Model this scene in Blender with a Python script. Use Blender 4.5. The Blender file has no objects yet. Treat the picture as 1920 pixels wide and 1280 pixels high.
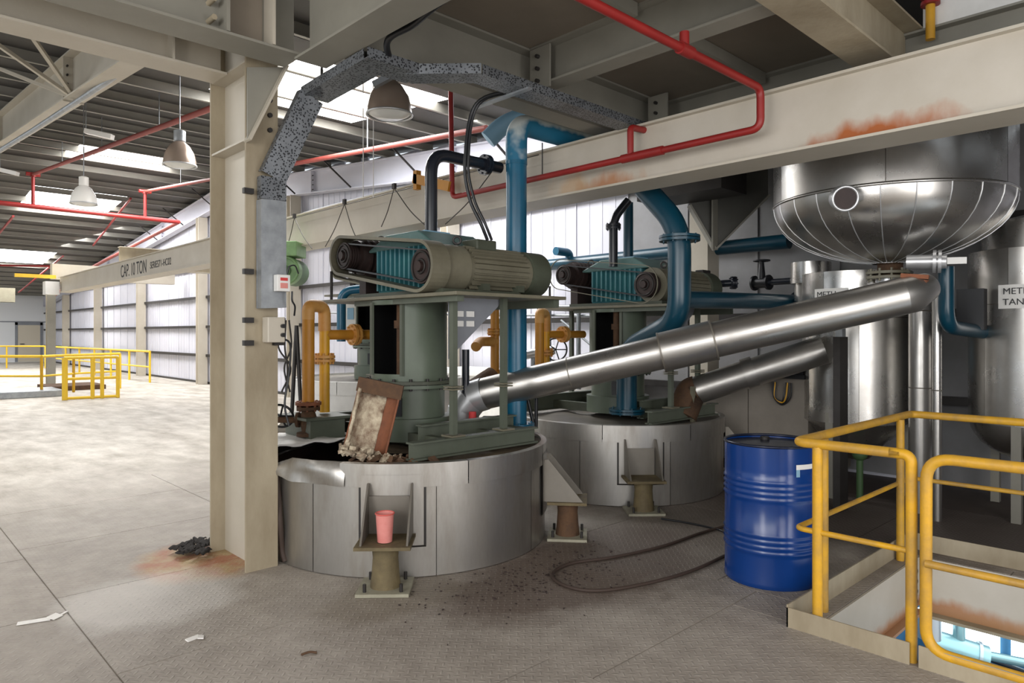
import bpy, math, random
from mathutils import Vector, Matrix
R = random.Random(7)
SC = bpy.context.scene
COL = SC.collection
PI = math.pi
# ------------------------------------------------------------------ camera
EYE = 1.58
FPX = 1309.0
FU, FV = 0.6906, 0.7232              # camera forward in plant axes (x = along the tank row, y = along the crane girder)
cam_d = bpy.data.cameras.new('camera'); cam = bpy.data.objects.new('camera', cam_d); COL.objects.link(cam)
cam.location = (0, 0, EYE); cam.rotation_euler = (PI/2, 0, -math.atan2(FU, FV))
cam_d.sensor_width = 36; cam_d.lens = 36*FPX/1920; cam_d.shift_y = -15/1920
cam_d.clip_start = 0.05; cam_d.clip_end = 300
SC.camera = cam
# ------------------------------------------------------------------ world, lights, exposure
w = bpy.data.worlds.new('World'); SC.world = w; w.use_nodes = True
bg = w.node_tree.nodes['Background']; bg.inputs[0].default_value = (0.86, 0.93, 1.0, 1); bg.inputs[1].default_value = 0.9
SC.view_settings.view_transform = 'Standard'; SC.view_settings.look = 'None'
SC.view_settings.exposure = 0.25; SC.view_settings.gamma = 1; SC.view_settings.use_curve_mapping = False

def area(name, loc, rot, sx, sy, power, col=(1, 1, 1)):
    l = bpy.data.lights.new(name, 'AREA'); l.shape = 'RECTANGLE'; l.size = sx; l.size_y = sy
    l.energy = power; l.color = col
    o = bpy.data.objects.new(name, l); o.location = loc; o.rotation_euler = rot; COL.objects.link(o)
    return o
ROOF0, RS, RIDGE = 4.25, 0.09, 20.5
def roofz(v): return ROOF0 + RS*v if v < RIDGE else ROOF0 + RS*RIDGE - RS*(v-RIDGE)
SKY = [(7.9, 10.6), (17.9, 20.5), (23.8, 26.8), (33.0, 36.6)]
for i, (a, b) in enumerate(SKY):
    area('skylight_and_fill', (5.1, (a+b)/2, roofz((a+b)/2)-0.3), (0, 0, 0), 2.0, b-a, 230 if i else 170, (1, 0.99, 0.97))
area('fill_light', (-2.5, 12.0, roofz(12)-0.3), (0, 0, 0), 1.4, 9, 380, (1, 0.97, 0.93))  # added pair lighting the left floor from the unseen bay
area('fill_light', (-2.5, 28.0, roofz(28)-0.3), (0, 0, 0), 1.4, 10, 430, (1, 0.97, 0.93))
area('fill_light', (3.0, 41.0, roofz(41)-0.3), (0, 0, 0), 5, 5, 260, (0.96, 0.98, 1))  # added to brighten the end wall; no opening there
area('fill_light', (6.6, 26.0, roofz(26)-0.4), (0, math.radians(-20), 0), 1.2, 16, 300, (0.95, 0.96, 1))  # added to brighten the gable wall; no skylight above
area('fill_light', (-3.2, 0.0, 3.0), (0, math.radians(-62), 0), 2.6, 8, 230, (1, 0.98, 0.96))  # added near fill from the unseen open left side
area('camera_side_fill', (-2.6, 1.2, 1.7), (math.radians(90), 0, math.radians(-75)), 1.0, 3.0, 55, (1, 0.98, 0.97))  # three added panels out of view, mirrored as streaks in the steel tanks
area('camera_side_fill', (2.9, -1.9, 1.7), (math.radians(90), 0, math.radians(-5)), 1.1, 3.0, 50, (1, 0.98, 0.97))
area('camera_side_fill', (0.3, -2.6, 1.9), (math.radians(90), 0, math.radians(-20)), 2.2, 2.6, 90, (1, 0.98, 0.97))
area('skylight_and_fill', (6.6, 9.0, roofz(9.0)-0.3), (0, math.radians(-15), 0), 1.0, 7, 200, (0.95, 0.97, 1.0))  # added fill for the rear wall; no skylight above it
area('lower_hall_light', (8.2, 1.2, -0.7), (0, 0, 0), 3, 3, 60, (0.7, 0.9, 1.0))  # added bluish lamp, out of view, for the level below

# ------------------------------------------------------------------ helpers
def ray(px, py):
    r = (px-960)/FPX; s = (625-py)/FPX
    return (r*FV+FU, -r*FU+FV, s)
def PD(px, py, d): q = ray(px, py); return Vector((q[0]*d, q[1]*d, EYE+q[2]*d))
def PU(px, py, u): q = ray(px, py); return PD(px, py, u/q[0])
def PV(px, py, v): q = ray(px, py); return PD(px, py, v/q[1])
def PZ(px, py, z): q = ray(px, py); return PD(px, py, (z-EYE)/q[2])

def lin(h):
    h = h.lstrip('#'); c = [int(h[i:i+2], 16)/255 for i in (0, 2, 4)]
    return tuple(((x+0.055)/1.055)**2.4 if x > 0.04045 else x/12.92 for x in c)+(1,)

MATS = {}
def mat(name, col, rough=0.6, metal=0.0, col2=None, scale=3.0, amt=0.5, bump=0.0, bscale=60, emit=0, detail=6, stretch=None, rrough=0.0):
    m = bpy.data.materials.new(name); m.use_nodes = True; nt = m.node_tree; N = nt.nodes; L = nt.links
    b = N['Principled BSDF']; b.inputs['Roughness'].default_value = rough; b.inputs['Metallic'].default_value = metal
    c1 = lin(col); b.inputs['Base Color'].default_value = c1
    geo = N.new('ShaderNodeNewGeometry'); mp = N.new('ShaderNodeMapping'); L.new(geo.outputs['Position'], mp.inputs[0])
    if stretch: mp.inputs['Scale'].default_value = stretch
    nz = N.new('ShaderNodeTexNoise'); nz.inputs['Scale'].default_value = scale; nz.inputs['Detail'].default_value = detail
    nz.inputs['Roughness'].default_value = 0.65
    L.new(mp.outputs[0], nz.inputs['Vector'])
    if col2:
        rp = N.new('ShaderNodeValToRGB'); rp.color_ramp.elements[0].position = 0.5-amt*0.35; rp.color_ramp.elements[1].position = 0.5+amt*0.35
        rp.color_ramp.elements[0].color = c1; rp.color_ramp.elements[1].color = lin(col2)
        L.new(nz.outputs['Fac'], rp.inputs[0]); L.new(rp.outputs[0], b.inputs['Base Color'])
    if rrough:
        mr = N.new('ShaderNodeMapRange'); mr.inputs[1].default_value = 0.35; mr.inputs[2].default_value = 0.65
        mr.inputs[3].default_value = rough; mr.inputs[4].default_value = rough+rrough
        L.new(nz.outputs['Fac'], mr.inputs[0]); L.new(mr.outputs[0], b.inputs['Roughness'])
    if bump:
        n2 = N.new('ShaderNodeTexNoise'); n2.inputs['Scale'].default_value = bscale; n2.inputs['Detail'].default_value = 3
        L.new(mp.outputs[0], n2.inputs['Vector'])
        bp = N.new('ShaderNodeBump'); bp.inputs['Strength'].default_value = bump; bp.inputs['Distance'].default_value = 0.01
        L.new(n2.outputs['Fac'], bp.inputs['Height']); L.new(bp.outputs[0], b.inputs['Normal'])
    if emit:
        b.inputs['Emission Color'].default_value = c1; b.inputs['Emission Strength'].default_value = emit
    MATS[name] = m
    return m

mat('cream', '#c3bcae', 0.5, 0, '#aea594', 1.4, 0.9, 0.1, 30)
mat('cream_shade', '#918e82', 0.55, 0, '#76736a', 1.2, 0.9)  # darker copy of cream; shade under the decks is in the colour
mat('cream_dirty', '#b3a891', 0.6, 0, '#7d6f57', 1.6, 0.9, 0.15, 25, stretch=(1.5, 1.5, 0.6))
mat('deck_paint', '#857b6d', 0.7, 0, '#655c50', 0.9, 1.0)
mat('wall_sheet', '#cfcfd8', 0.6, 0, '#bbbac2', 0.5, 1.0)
mat('wall_shade', '#939396', 0.6, 0, '#73716e', 1.2, 1.0)  # darker copy of wall_sheet; shade at the right end put into the colour
mat('plaster', '#e6e7e8', 0.7)
mat('door_paint', '#cfc5b2', 0.6)
mat('roof_sheet', '#54524e', 0.7, 0.1, '#454340', 0.8, 1.0)
mat('purlin', '#a8a59c', 0.5, 0.1, '#858278', 0.8, 1.0)
mat('skylight', '#ffffff', 0.5, emit=9.0)
mat('yellow', '#e0a81c', 0.45, 0, '#b9882c', 2.5, 0.7, 0.1, 40)
mat('yellow_worn', '#d6a00f', 0.5, 0, '#9c7a3c', 3.5, 0.5, 0.15, 50)
mat('yellow_far', '#e6bd2c', 0.5)
mat('ochre', '#c98a2b', 0.5, 0, '#a5701f', 3, 0.9, 0.1)
mat('ochre_pale', '#cfa05e', 0.55, 0, '#b7792a', 5, 0.6, 0.1)
mat('red', '#96231f', 0.45, 0, '#7a1b19', 2.0, 0.7)
mat('red_pale', '#a0483f', 0.55, 0, '#853a33', 1.0, 0.7)
mat('blue_pipe', '#0f6180', 0.3, 0, '#0a465e', 2.0, 0.8)
mat('blue_shaded', '#0a4052', 0.3, 0, '#072f3e', 2.0, 0.8)  # darker copy of blue_pipe; the shade on these pipes is painted in
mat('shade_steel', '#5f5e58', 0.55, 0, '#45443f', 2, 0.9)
mat('blue_dust', '#b9c6c6', 0.6, 0, '#1c7391', 7.0, 0.4)
mat('blue_drum', '#0a3a80', 0.22, 0, '#082f6a', 2.0, 0.9)
mat('drum_top', '#232737', 0.25, 0.3)
mat('teal', '#245868', 0.45, 0, '#3f7f80', 3, 0.8, 0.1)
mat('teal_grey', '#5a7a76', 0.5, 0, '#3e5c58', 4, 0.9, 0.15)
mat('olive', '#60665a', 0.5, 0, '#484d40', 2.5, 0.9, 0.12)
mat('olive_dark', '#53594a', 0.55, 0, '#3a3c30', 3, 0.9, 0.12)
mat('olive_tan', '#7b7765', 0.5, 0, '#5b5646', 3, 0.8, 0.1)
mat('machine_body', '#636d5e', 0.42, 0, '#4d5748', 1.6, 0.9, 0.05)
mat('sheet_grey', '#8d9096', 0.5, 0.1, '#777a80', 1.5, 0.8)
mat('black', '#17181b', 0.4)
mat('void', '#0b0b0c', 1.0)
mat('black_pipe', '#1d2027', 0.25)
mat('dark_brown', '#3a2a26', 0.6, 0.1, '#251c1a', 4, 0.8, 0.2)
mat('iron', '#3d3a38', 0.5, 0.4, '#2b2826', 5, 0.8)
mat('white', '#e9e8e4', 0.5, 0, '#cfcdc8', 3, 0.8)
mat('light_metal', '#c9cacb', 0.35, 0.7)
mat('steel', '#c4c2be', 0.27, 0.92, '#a19d97', 2.6, 0.9, 0.05, 14, rrough=0.14)
mat('tank_steel', '#cfcecb', 0.30, 0.93, '#837b6f', 3.2, 0.85, 0.10, 3.0, stretch=(1, 1, 0.25), rrough=0.2)
mat('vessel_steel', '#d9d8d6', 0.22, 0.95, '#a29c92', 1.6, 1.0, 0.05, 3.0, rrough=0.14)
mat('steel_dull', '#8a857c', 0.5, 0.6, '#6d675e', 2.0, 0.9)
mat('galv', '#a9adb0', 0.4, 0.55, '#85898d', 9.0, 0.7)
mat('panel_beige', '#8d867c', 0.7, 0.1, '#6b645b', 1.6, 1.0, 0.05)
mat('rust', '#66492f', 0.85, 0, '#3a2a20', 9, 0.9, 0.5, 50)
mat('rust_orange', '#94593a', 0.8, 0, '#5c3a2a', 7, 0.9, 0.4, 50)
mat('rust_olive', '#7d6f4d', 0.75, 0, '#3f3526', 6, 0.9, 0.4, 40)
mat('insulation', '#cbbfa6', 0.95, 0, '#6b4f3c', 13, 0.5, 0.8, 60)
mat('tar', '#241c19', 0.6, 0, '#3d2c24', 8, 0.9, 0.5, 40)
mat('crust', '#77684f', 0.8, 0, '#33271f', 5, 0.9, 0.5, 40)
mat('foot_plate', '#a9a692', 0.6, 0.1, '#777160', 5, 0.8)
mat('pink', '#d68d85', 0.5, 0, '#c9776f', 14, 0.8)
mat('pink_dark', '#c9584f', 0.5)
mat('green_motor', '#86a873', 0.5, 0, '#5f7f4e', 5, 0.8)
mat('green_dark', '#3f5a36', 0.6)
mat('sack', '#c9c4be', 0.9, 0, '#8e7f7a', 3, 0.9, 0.3, 20)
mat('rag', '#2c2724', 0.95, 0, '#1b1816', 9, 0.8, 0.5)
mat('paper', '#e4e1dc', 0.7)
mat('wire', '#4b4640', 0.6)
mat('hose', '#3a2c24', 0.7)
mat('lamp_glass', '#9c8b7d', 0.25, 0.3)
mat('lamp_white', '#efece6', 0.35)
mat('lens', '#e6e6e2', 0.2)
mat('ink', '#2b2b2d', 0.7)
mat('ink_red', '#c43a3a', 0.7)
mat('blue_tint', '#7fa6bd', 0.5)
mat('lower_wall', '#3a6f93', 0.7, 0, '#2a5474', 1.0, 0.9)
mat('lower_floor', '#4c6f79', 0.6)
mat('lower_window', '#e8fbff', 0.5, emit=3.0)
mat('lower_vessel', '#a9c6c6', 0.3, 0.5)

# floor materials: fine diamond relief, dust, stains that belong to the floor
def floor_mat(name, checker):
    m = bpy.data.materials.new(name); m.use_nodes = True; nt = m.node_tree; N = nt.nodes; L = nt.links
    b = N['Principled BSDF']; b.inputs['Roughness'].default_value = 0.6
    geo = N.new('ShaderNodeNewGeometry'); pos = geo.outputs['Position']
    def math_(op, a, bb=None, c=None):
        n = N.new('ShaderNodeMath'); n.operation = op
        for i, x in enumerate((a, bb, c)):
            if x is None: continue
            if hasattr(x, 'is_output'): L.new(x, n.inputs[i])
            else: n.inputs[i].default_value = x
        return n.outputs[0]
    def noise(s, det=6, st=(1, 1, 1)):
        mp = N.new('ShaderNodeMapping'); mp.inputs['Scale'].default_value = st; L.new(pos, mp.inputs[0])
        n = N.new('ShaderNodeTexNoise'); n.inputs['Scale'].default_value = s; n.inputs['Detail'].default_value = det; n.inputs['Roughness'].default_value = 0.65
        L.new(mp.outputs[0], n.inputs['Vector']); return n.outputs['Fac']
    def ramp(f, a, c1, bb, c2):
        r = N.new('ShaderNodeValToRGB'); r.color_ramp.elements[0].position = a; r.color_ramp.elements[1].position = bb
        r.color_ramp.elements[0].color = lin(c1); r.color_ramp.elements[1].color = lin(c2); L.new(f, r.inputs[0]); return r.outputs[0]
    def mix(f, a, bb, mode='MIX'):
        n = N.new('ShaderNodeMix'); n.data_type = 'RGBA'; n.blend_type = mode
        if hasattr(f, 'is_output'): L.new(f, n.inputs[0])
        else: n.inputs[0].default_value = f
        L.new(a, n.inputs[6]) if hasattr(a, 'is_output') else None
        if hasattr(bb, 'is_output'): L.new(bb, n.inputs[7])
        else: n.inputs[7].default_value = bb
        return n.outputs[2]
    base = ramp(noise(0.55, 8), 0.35, '#7c736a', 0.65, '#9c9388')
    fine = ramp(noise(7, 8), 0.3, '#776f66', 0.7, '#b4aca1')
    c = mix(0.35, base, fine)
    sep = N.new('ShaderNodeSeparateXYZ'); L.new(pos, sep.inputs[0]); X, Y = sep.outputs[0], sep.outputs[1]
    nz = noise(1.6, 8)
    def blob(cx, cy, rx, ry, wob=1.2):
        dx = math_('DIVIDE', math_('SUBTRACT', X, cx), rx); dy = math_('DIVIDE', math_('SUBTRACT', Y, cy), ry)
        d = math_('SQRT', math_('ADD', math_('MULTIPLY', dx, dx), math_('MULTIPLY', dy, dy)))
        d = math_('ADD', d, math_('MULTIPLY', math_('SUBTRACT', nz, 0.5), wob))
        mr = N.new('ShaderNodeMapRange'); mr.inputs[1].default_value = 1.1; mr.inputs[2].default_value = 0.75; mr.inputs[3].default_value = 0; mr.inputs[4].default_value = 1
        L.new(d, mr.inputs[0]); return mr.outputs[0]
    # pale dust over the open hall, darker brown ground between and behind the tanks
    dust = N.new('ShaderNodeMapRange'); dust.inputs[1].default_value = 5.0; dust.inputs[2].default_value = 9.0; dust.inputs[3].default_value = 0; dust.inputs[4].default_value = 0.75
    L.new(math_('ADD', math_('SUBTRACT', Y, math_('MULTIPLY', X, 0.3)), math_('MULTIPLY', math_('SUBTRACT', nz, 0.5), 4)), dust.inputs[0])
    c = mix(dust.outputs[0], c, ramp(noise(1.3, 7, (2.2, 0.9, 1)), 0.33, '#9b9385', 0.66, '#d8d2c7'))
    c = mix(math_('MULTIPLY', blob(3.6, 3.1, 1.25, 0.62), 0.8), c, lin('#4a382c'))
    c = mix(math_('MULTIPLY', blob(5.2, 2.9, 1.6, 1.1), 0.6), c, lin('#4d4238'))
    c = mix(math_('MULTIPLY', blob(7.2, 2.2, 2.0, 2.4, 0.6), 0.85), c, lin('#3a2c26'))
    c = mix(math_('MULTIPLY', blob(2.45, 3.55, 0.5, 0.35), 0.45), c, lin('#6e6250'))
    c = mix(math_('MULTIPLY', blob(1.78, 5.0, 0.42, 0.5, 0.7), 0.85), c, ramp(noise(5, 5), 0.4, '#9a5a30', 0.6, '#a48a5c'))
    c = mix(math_('MULTIPLY', blob(1.35, 4.5, 0.5, 0.5, 1.0), 0.45), c, lin('#d0ccc6'))
    speck = ramp(noise(32, 2), 0.66, '#000000', 0.69, '#ffffff')
    c = mix(math_('MULTIPLY', speck, 0.35), c, lin('#4e463d'))
    L.new(c, b.inputs['Base Color'])
    if checker:
        k = 26.0
        xx = math_('MULTIPLY', math_('ADD', X, Y), k*0.7071); yy = math_('MULTIPLY', math_('SUBTRACT', X, Y), k*0.7071)
        fx = math_('SUBTRACT', math_('FRACT', xx), 0.5); fy = math_('SUBTRACT', math_('FRACT', yy), 0.5)
        par = math_('MODULO', math_('ABSOLUTE', math_('ADD', math_('FLOOR', xx), math_('FLOOR', yy))), 2.0)
        def lob(a, bb):
            return math_('MAXIMUM', math_('SUBTRACT', 1.0, math_('ADD', math_('POWER', math_('DIVIDE', a, 0.52), 2.0), math_('POWER', math_('DIVIDE', bb, 0.17), 2.0))), 0.0)
        h = math_('ADD', math_('MULTIPLY', lob(fx, fy), par), math_('MULTIPLY', lob(fy, fx), math_('SUBTRACT', 1.0, par)))
        h = math_('MULTIPLY', h, math_('ADD', 0.3, noise(2.5, 4)))
        h = math_('ADD', h, math_('MULTIPLY', noise(45, 3), 0.5))
        bp = N.new('ShaderNodeBump'); bp.inputs['Strength'].default_value = 0.55; bp.inputs['Distance'].default_value = 0.006
        L.new(h, bp.inputs['Height']); L.new(bp.outputs[0], b.inputs['Normal'])
        cc = mix(math_('MULTIPLY', h, 0.10), c, lin('#d8d2c8')); L.new(cc, b.inputs['Base Color'])
    MATS[name] = m
floor_mat('floor_dust', False); floor_mat('floor_plate', True)

# cream paint with rust running along a girder's lower edge
def rust_cream(name, spots, zlow):
    m = mat(name, '#c4bdb1', 0.5, 0, '#ada494', 1.3, 0.9, 0.08, 30); nt = m.node_tree; N = nt.nodes; L = nt.links
    b = N['Principled BSDF']; src = b.inputs['Base Color'].links[0].from_socket
    geo = N.new('ShaderNodeNewGeometry'); sep = N.new('ShaderNodeSeparateXYZ'); L.new(geo.outputs['Position'], sep.inputs[0])
    nz = N.new('ShaderNodeTexNoise'); nz.inputs['Scale'].default_value = 7; nz.inputs['Detail'].default_value = 7
    mp = N.new('ShaderNodeMapping'); mp.inputs['Scale'].default_value = (1, 1.2, 0.7); L.new(geo.outputs['Position'], mp.inputs[0]); L.new(mp.outputs[0], nz.inputs['Vector'])
    def mt(op, a, bb):
        n = N.new('ShaderNodeMath'); n.operation = op
        for i, x in enumerate((a, bb)):
            if hasattr(x, 'is_output'): L.new(x, n.inputs[i])
            else: n.inputs[i].default_value = x
        return n.outputs[0]
    for (v, rv, h, col, st) in spots:
        dx = mt('DIVIDE', mt('SUBTRACT', sep.outputs[1], v), rv); dz = mt('DIVIDE', mt('SUBTRACT', sep.outputs[2], zlow), h)
        d = mt('SQRT', mt('ADD', mt('MULTIPLY', dx, dx), mt('MULTIPLY', dz, dz)), 0.0)
        d = mt('ADD', d, mt('MULTIPLY', mt('SUBTRACT', nz.outputs['Fac'], 0.5), 1.3))
        mr = N.new('ShaderNodeMapRange'); mr.inputs[1].default_value = 1.2; mr.inputs[2].default_value = 0.5; mr.inputs[3].default_value = 0; mr.inputs[4].default_value = st
        L.new(d, mr.inputs[0])
        mx = N.new('ShaderNodeMix'); mx.data_type = 'RGBA'; L.new(mr.outputs[0], mx.inputs[0]); L.new(src, mx.inputs[6]); mx.inputs[7].default_value = lin(col)
        src = mx.outputs[2]
    L.new(src, b.inputs['Base Color'])
rust_cream('girder_paint', [(1.55, 0.46, 0.13, '#a2561f', 1.0), (3.65, 0.32, 0.13, '#a9662a', 0.75), (4.05, 0.25, 0.2, '#b78d5a', 0.5)], 2.79)
rust_cream('hatch_paint', [(1.6, 0.8, 0.09, '#a5672f', 0.8), (0.6, 1.2, 0.05, '#b48b62', 0.5)], -0.36)

def dusty():
    m = MATS['blue_dust']; nt = m.node_tree; N = nt.nodes; L = nt.links; b = N['Principled BSDF']
    geo = N.new('ShaderNodeNewGeometry'); sp = N.new('ShaderNodeSeparateXYZ'); L.new(geo.outputs['Normal'], sp.inputs[0])
    nz = N.new('ShaderNodeTexNoise'); nz.inputs['Scale'].default_value = 9; L.new(geo.outputs['Position'], nz.inputs['Vector'])
    ad = N.new('ShaderNodeMath'); ad.operation = 'MULTIPLY_ADD'; L.new(nz.outputs['Fac'], ad.inputs[0]); ad.inputs[1].default_value = 0.8; L.new(sp.outputs[2], ad.inputs[2])
    mr = N.new('ShaderNodeMapRange'); mr.inputs[1].default_value = 0.45; mr.inputs[2].default_value = 0.8; L.new(ad.outputs[0], mr.inputs[0])
    mx = N.new('ShaderNodeMix'); mx.data_type = 'RGBA'; L.new(mr.outputs[0], mx.inputs[0]); mx.inputs[6].default_value = lin('#0f6180'); mx.inputs[7].default_value = lin('#b9c0be')
    for l in list(b.inputs['Base Color'].links): L.remove(l)
    L.new(mx.outputs[2], b.inputs['Base Color'])
dusty()
# punched cable tray metal: small slots show dark
def tray_mat():
    m = mat('tray', '#8b8f93', 0.42, 0.5, '#5f6266', 6, 0.8); nt = m.node_tree; N = nt.nodes; L = nt.links
    b = N['Principled BSDF']; src = b.inputs['Base Color'].links[0].from_socket
    geo = N.new('ShaderNodeNewGeometry'); v = N.new('ShaderNodeTexVoronoi'); v.inputs['Scale'].default_value = 62; v.inputs['Randomness'].default_value = 0.9
    L.new(geo.outputs['Position'], v.inputs['Vector'])
    r = N.new('ShaderNodeValToRGB'); r.color_ramp.elements[0].position = 0.34; r.color_ramp.elements[1].position = 0.42
    r.color_ramp.elements[0].color = (1, 1, 1, 1); r.color_ramp.elements[1].color = (0, 0, 0, 1); L.new(v.outputs['Distance'], r.inputs[0])
    mx = N.new('ShaderNodeMix'); mx.data_type = 'RGBA'; L.new(r.outputs[0], mx.inputs[0]); L.new(src, mx.inputs[6]); mx.inputs[7].default_value = lin('#2f3033')
    L.new(mx.outputs[2], b.inputs['Base Color'])
tray_mat()

def wloc(o):
    p = Vector((0, 0, 0))
    while o is not None: p += o.location; o = o.parent
    return p

class MB:
    def __init__(s): s.v = []; s.f = []; s.sm = []
    def add(s, vs, fs, smooth=False):
        n = len(s.v); s.v += [Vector(p) for p in vs]; s.f += [tuple(i+n for i in f) for f in fs]; s.sm += [smooth]*len(fs); return s
    def box(s, x0, x1, y0, y1, z0, z1):
        v = [(x0, y0, z0), (x1, y0, z0), (x1, y1, z0), (x0, y1, z0), (x0, y0, z1), (x1, y0, z1), (x1, y1, z1), (x0, y1, z1)]
        return s.add(v, [(0, 3, 2, 1), (4, 5, 6, 7), (0, 1, 5, 4), (1, 2, 6, 5), (2, 3, 7, 6), (3, 0, 4, 7)])
    def cbox(s, c, size, rotz=0, rotx=0, roty=0):
        M = Matrix.Rotation(rotz, 3, 'Z') @ Matrix.Rotation(roty, 3, 'Y') @ Matrix.Rotation(rotx, 3, 'X')
        a, b, d = size[0]/2, size[1]/2, size[2]/2; c = Vector(c)
        v = [c + M @ Vector(p) for p in [(-a, -b, -d), (a, -b, -d), (a, b, -d), (-a, b, -d), (-a, -b, d), (a, -b, d), (a, b, d), (-a, b, d)]]
        return s.add(v, [(0, 3, 2, 1), (4, 5, 6, 7), (0, 1, 5, 4), (1, 2, 6, 5), (2, 3, 7, 6), (3, 0, 4, 7)])
    def bar(s, a, b, wd, ht, up=(0, 0, 1)):
        a = Vector(a); b = Vector(b); t = (b-a).normalized(); upv = Vector(up)
        if abs(t.dot(upv)) > 0.98: upv = Vector((0, 1, 0))
        x = t.cross(upv).normalized()*wd/2; y = x.cross(t).normalized()*ht/2
        v = [a-x-y, a+x-y, a+x+y, a-x+y, b-x-y, b+x-y, b+x+y, b-x+y]
        return s.add(v, [(0, 3, 2, 1), (4, 5, 6, 7), (0, 1, 5, 4), (1, 2, 6, 5), (2, 3, 7, 6), (3, 0, 4, 7)])
    def tube(s, pts, r, n=14, cap=True, r2=None):
        pts = [Vector(p) for p in pts]; rs = r if isinstance(r, (list, tuple)) else [r]*len(pts)
        t0 = (pts[1]-pts[0]).normalized(); up = Vector((0, 0, 1)) if abs(t0.z) < 0.9 else Vector((1, 0, 0))
        x = t0.cross(up).normalized(); vs = []; fs = []; prev = t0
        for i, p in enumerate(pts):
            t = (pts[min(i+1, len(pts)-1)]-pts[max(i-1, 0)]).normalized()
            q = prev.rotation_difference(t); x = (q @ x).normalized(); prev = t
            y = t.cross(x).normalized()
            for k in range(n):
                a = 2*PI*k/n; vs.append(p + (x*math.cos(a)+y*math.sin(a))*rs[i])
        for i in range(len(pts)-1):
            for k in range(n):
                k2 = (k+1) % n; fs.append((i*n+k, i*n+k2, (i+1)*n+k2, (i+1)*n+k))
        s.add(vs, fs, True)
        if cap:
            s.add(vs[:n], [tuple(reversed(range(n)))]); s.add(vs[-n:], [tuple(range(n))])
        return s
    def cyl(s, a, b, r, n=24): return s.tube([a, b], r, n)
    def lathe(s, c, prof, n=48, a0=0.0, a1=2*PI, skip=None, smooth=True, sharp=True):
        c = Vector(c); full = abs(a1-a0-2*PI) < 1e-6; m = n if full else n+1
        if sharp and smooth:
            for i in range(len(prof)-1): s._lathe(c, prof[i:i+2], n, a0, a1, m, full, skip, smooth)
        else: s._lathe(c, prof, n, a0, a1, m, full, skip, smooth)
        return s
    def _lathe(s, c, prof, n, a0, a1, m, full, skip, smooth):
        vs = []; fs = []
        for (r, z) in prof:
            for k in range(m):
                a = a0+(a1-a0)*k/n; vs.append(c+Vector((r*math.cos(a), r*math.sin(a), z)))
        for i in range(len(prof)-1):
            for k in range(n):
                k2 = (k+1) % m if full else k+1
                if skip and skip(a0+(a1-a0)*(k+0.5)/n, (prof[i][0]+prof[i+1][0])/2, (prof[i][1]+prof[i+1][1])/2): continue
                fs.append((i*m+k, i*m+k2, (i+1)*m+k2, (i+1)*m+k))
        s.add(vs, fs, smooth)
    def prism(s, pts, ext):
        pts = [Vector(p) for p in pts]; e = Vector(ext); n = len(pts)
        vs = pts+[p+e for p in pts]
        fs = [tuple(reversed(range(n))), tuple(range(n, 2*n))]+[(i, (i+1) % n, (i+1) % n+n, i+n) for i in range(n)]
        return s.add(vs, fs)
    def torus(s, c, axis, R_, r, n=28, m=8):
        ax = Vector(axis).normalized(); up = Vector((0, 0, 1)) if abs(ax.z) < 0.9 else Vector((1, 0, 0))
        x = ax.cross(up).normalized(); y = ax.cross(x); c = Vector(c); vs = []; fs = []
        for i in range(n):
            a = 2*PI*i/n; d = x*math.cos(a)+y*math.sin(a)
            for j in range(m):
                b = 2*PI*j/m; vs.append(c+d*(R_+r*math.cos(b))+ax*r*math.sin(b))
        for i in range(n):
            for j in range(m):
                fs.append((i*m+j, ((i+1) % n)*m+j, ((i+1) % n)*m+(j+1) % m, i*m+(j+1) % m))
        return s.add(vs, fs, True)
    def sphere(s, c, r, n=16, sz=1.0):
        c = Vector(c); prof = [(max(r*math.sin(PI*i/10), 1e-4), -r*sz*math.cos(PI*i/10)) for i in range(11)]
        s.lathe(c, prof, n, sharp=False); return s
    def build(s, name, m, parent=None, bevel=0.0, kind=None, label=None):
        o0 = wloc(parent)
        me = bpy.data.meshes.new(name); me.from_pydata([tuple(v-o0) for v in s.v], [], s.f); me.validate()
        if len(s.sm) == len(me.polygons): me.polygons.foreach_set('use_smooth', s.sm)
        me.materials.append(MATS[m] if isinstance(m, str) else m); me.update()
        o = bpy.data.objects.new(name, me); COL.objects.link(o)
        if parent is not None: o.parent = parent
        if bevel:
            bm = o.modifiers.new('bevel', 'BEVEL'); bm.width = bevel; bm.segments = 2; bm.limit_method = 'ANGLE'
        if kind: o['kind'] = kind
        if label: o['label'] = label
        return o

def thing(name, label, cat, loc, group=None):
    o = bpy.data.objects.new(name, None); o.location = loc; o.empty_display_size = 0.1; COL.objects.link(o)
    o['label'] = label; o['category'] = cat
    if group: o['group'] = group
    return o
def tag(o, label, cat, group=None):
    o['label'] = label; o['category'] = cat
    if group: o['group'] = group
    return o
def copy_tree(o, parent=None):
    c = o.copy(); COL.objects.link(c); c.parent = parent
    for ch in list(o.children): copy_tree(ch, c)
    return c
def bend(pts, rad, seg=7):
    """polyline with rounded corners"""
    pts = [Vector(p) for p in pts]; out = [pts[0]]
    for i in range(1, len(pts)-1):
        a, b, c = pts[i-1], pts[i], pts[i+1]
        d1 = (a-b); d2 = (c-b); r = min(rad, d1.length*0.49, d2.length*0.49); p = b+d1.normalized()*r; q = b+d2.normalized()*r
        for k in range(seg+1):
            t = k/seg; out.append(p*(1-t)**2+b*2*t*(1-t)+q*t*t)
    out.append(pts[-1]); return out
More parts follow.
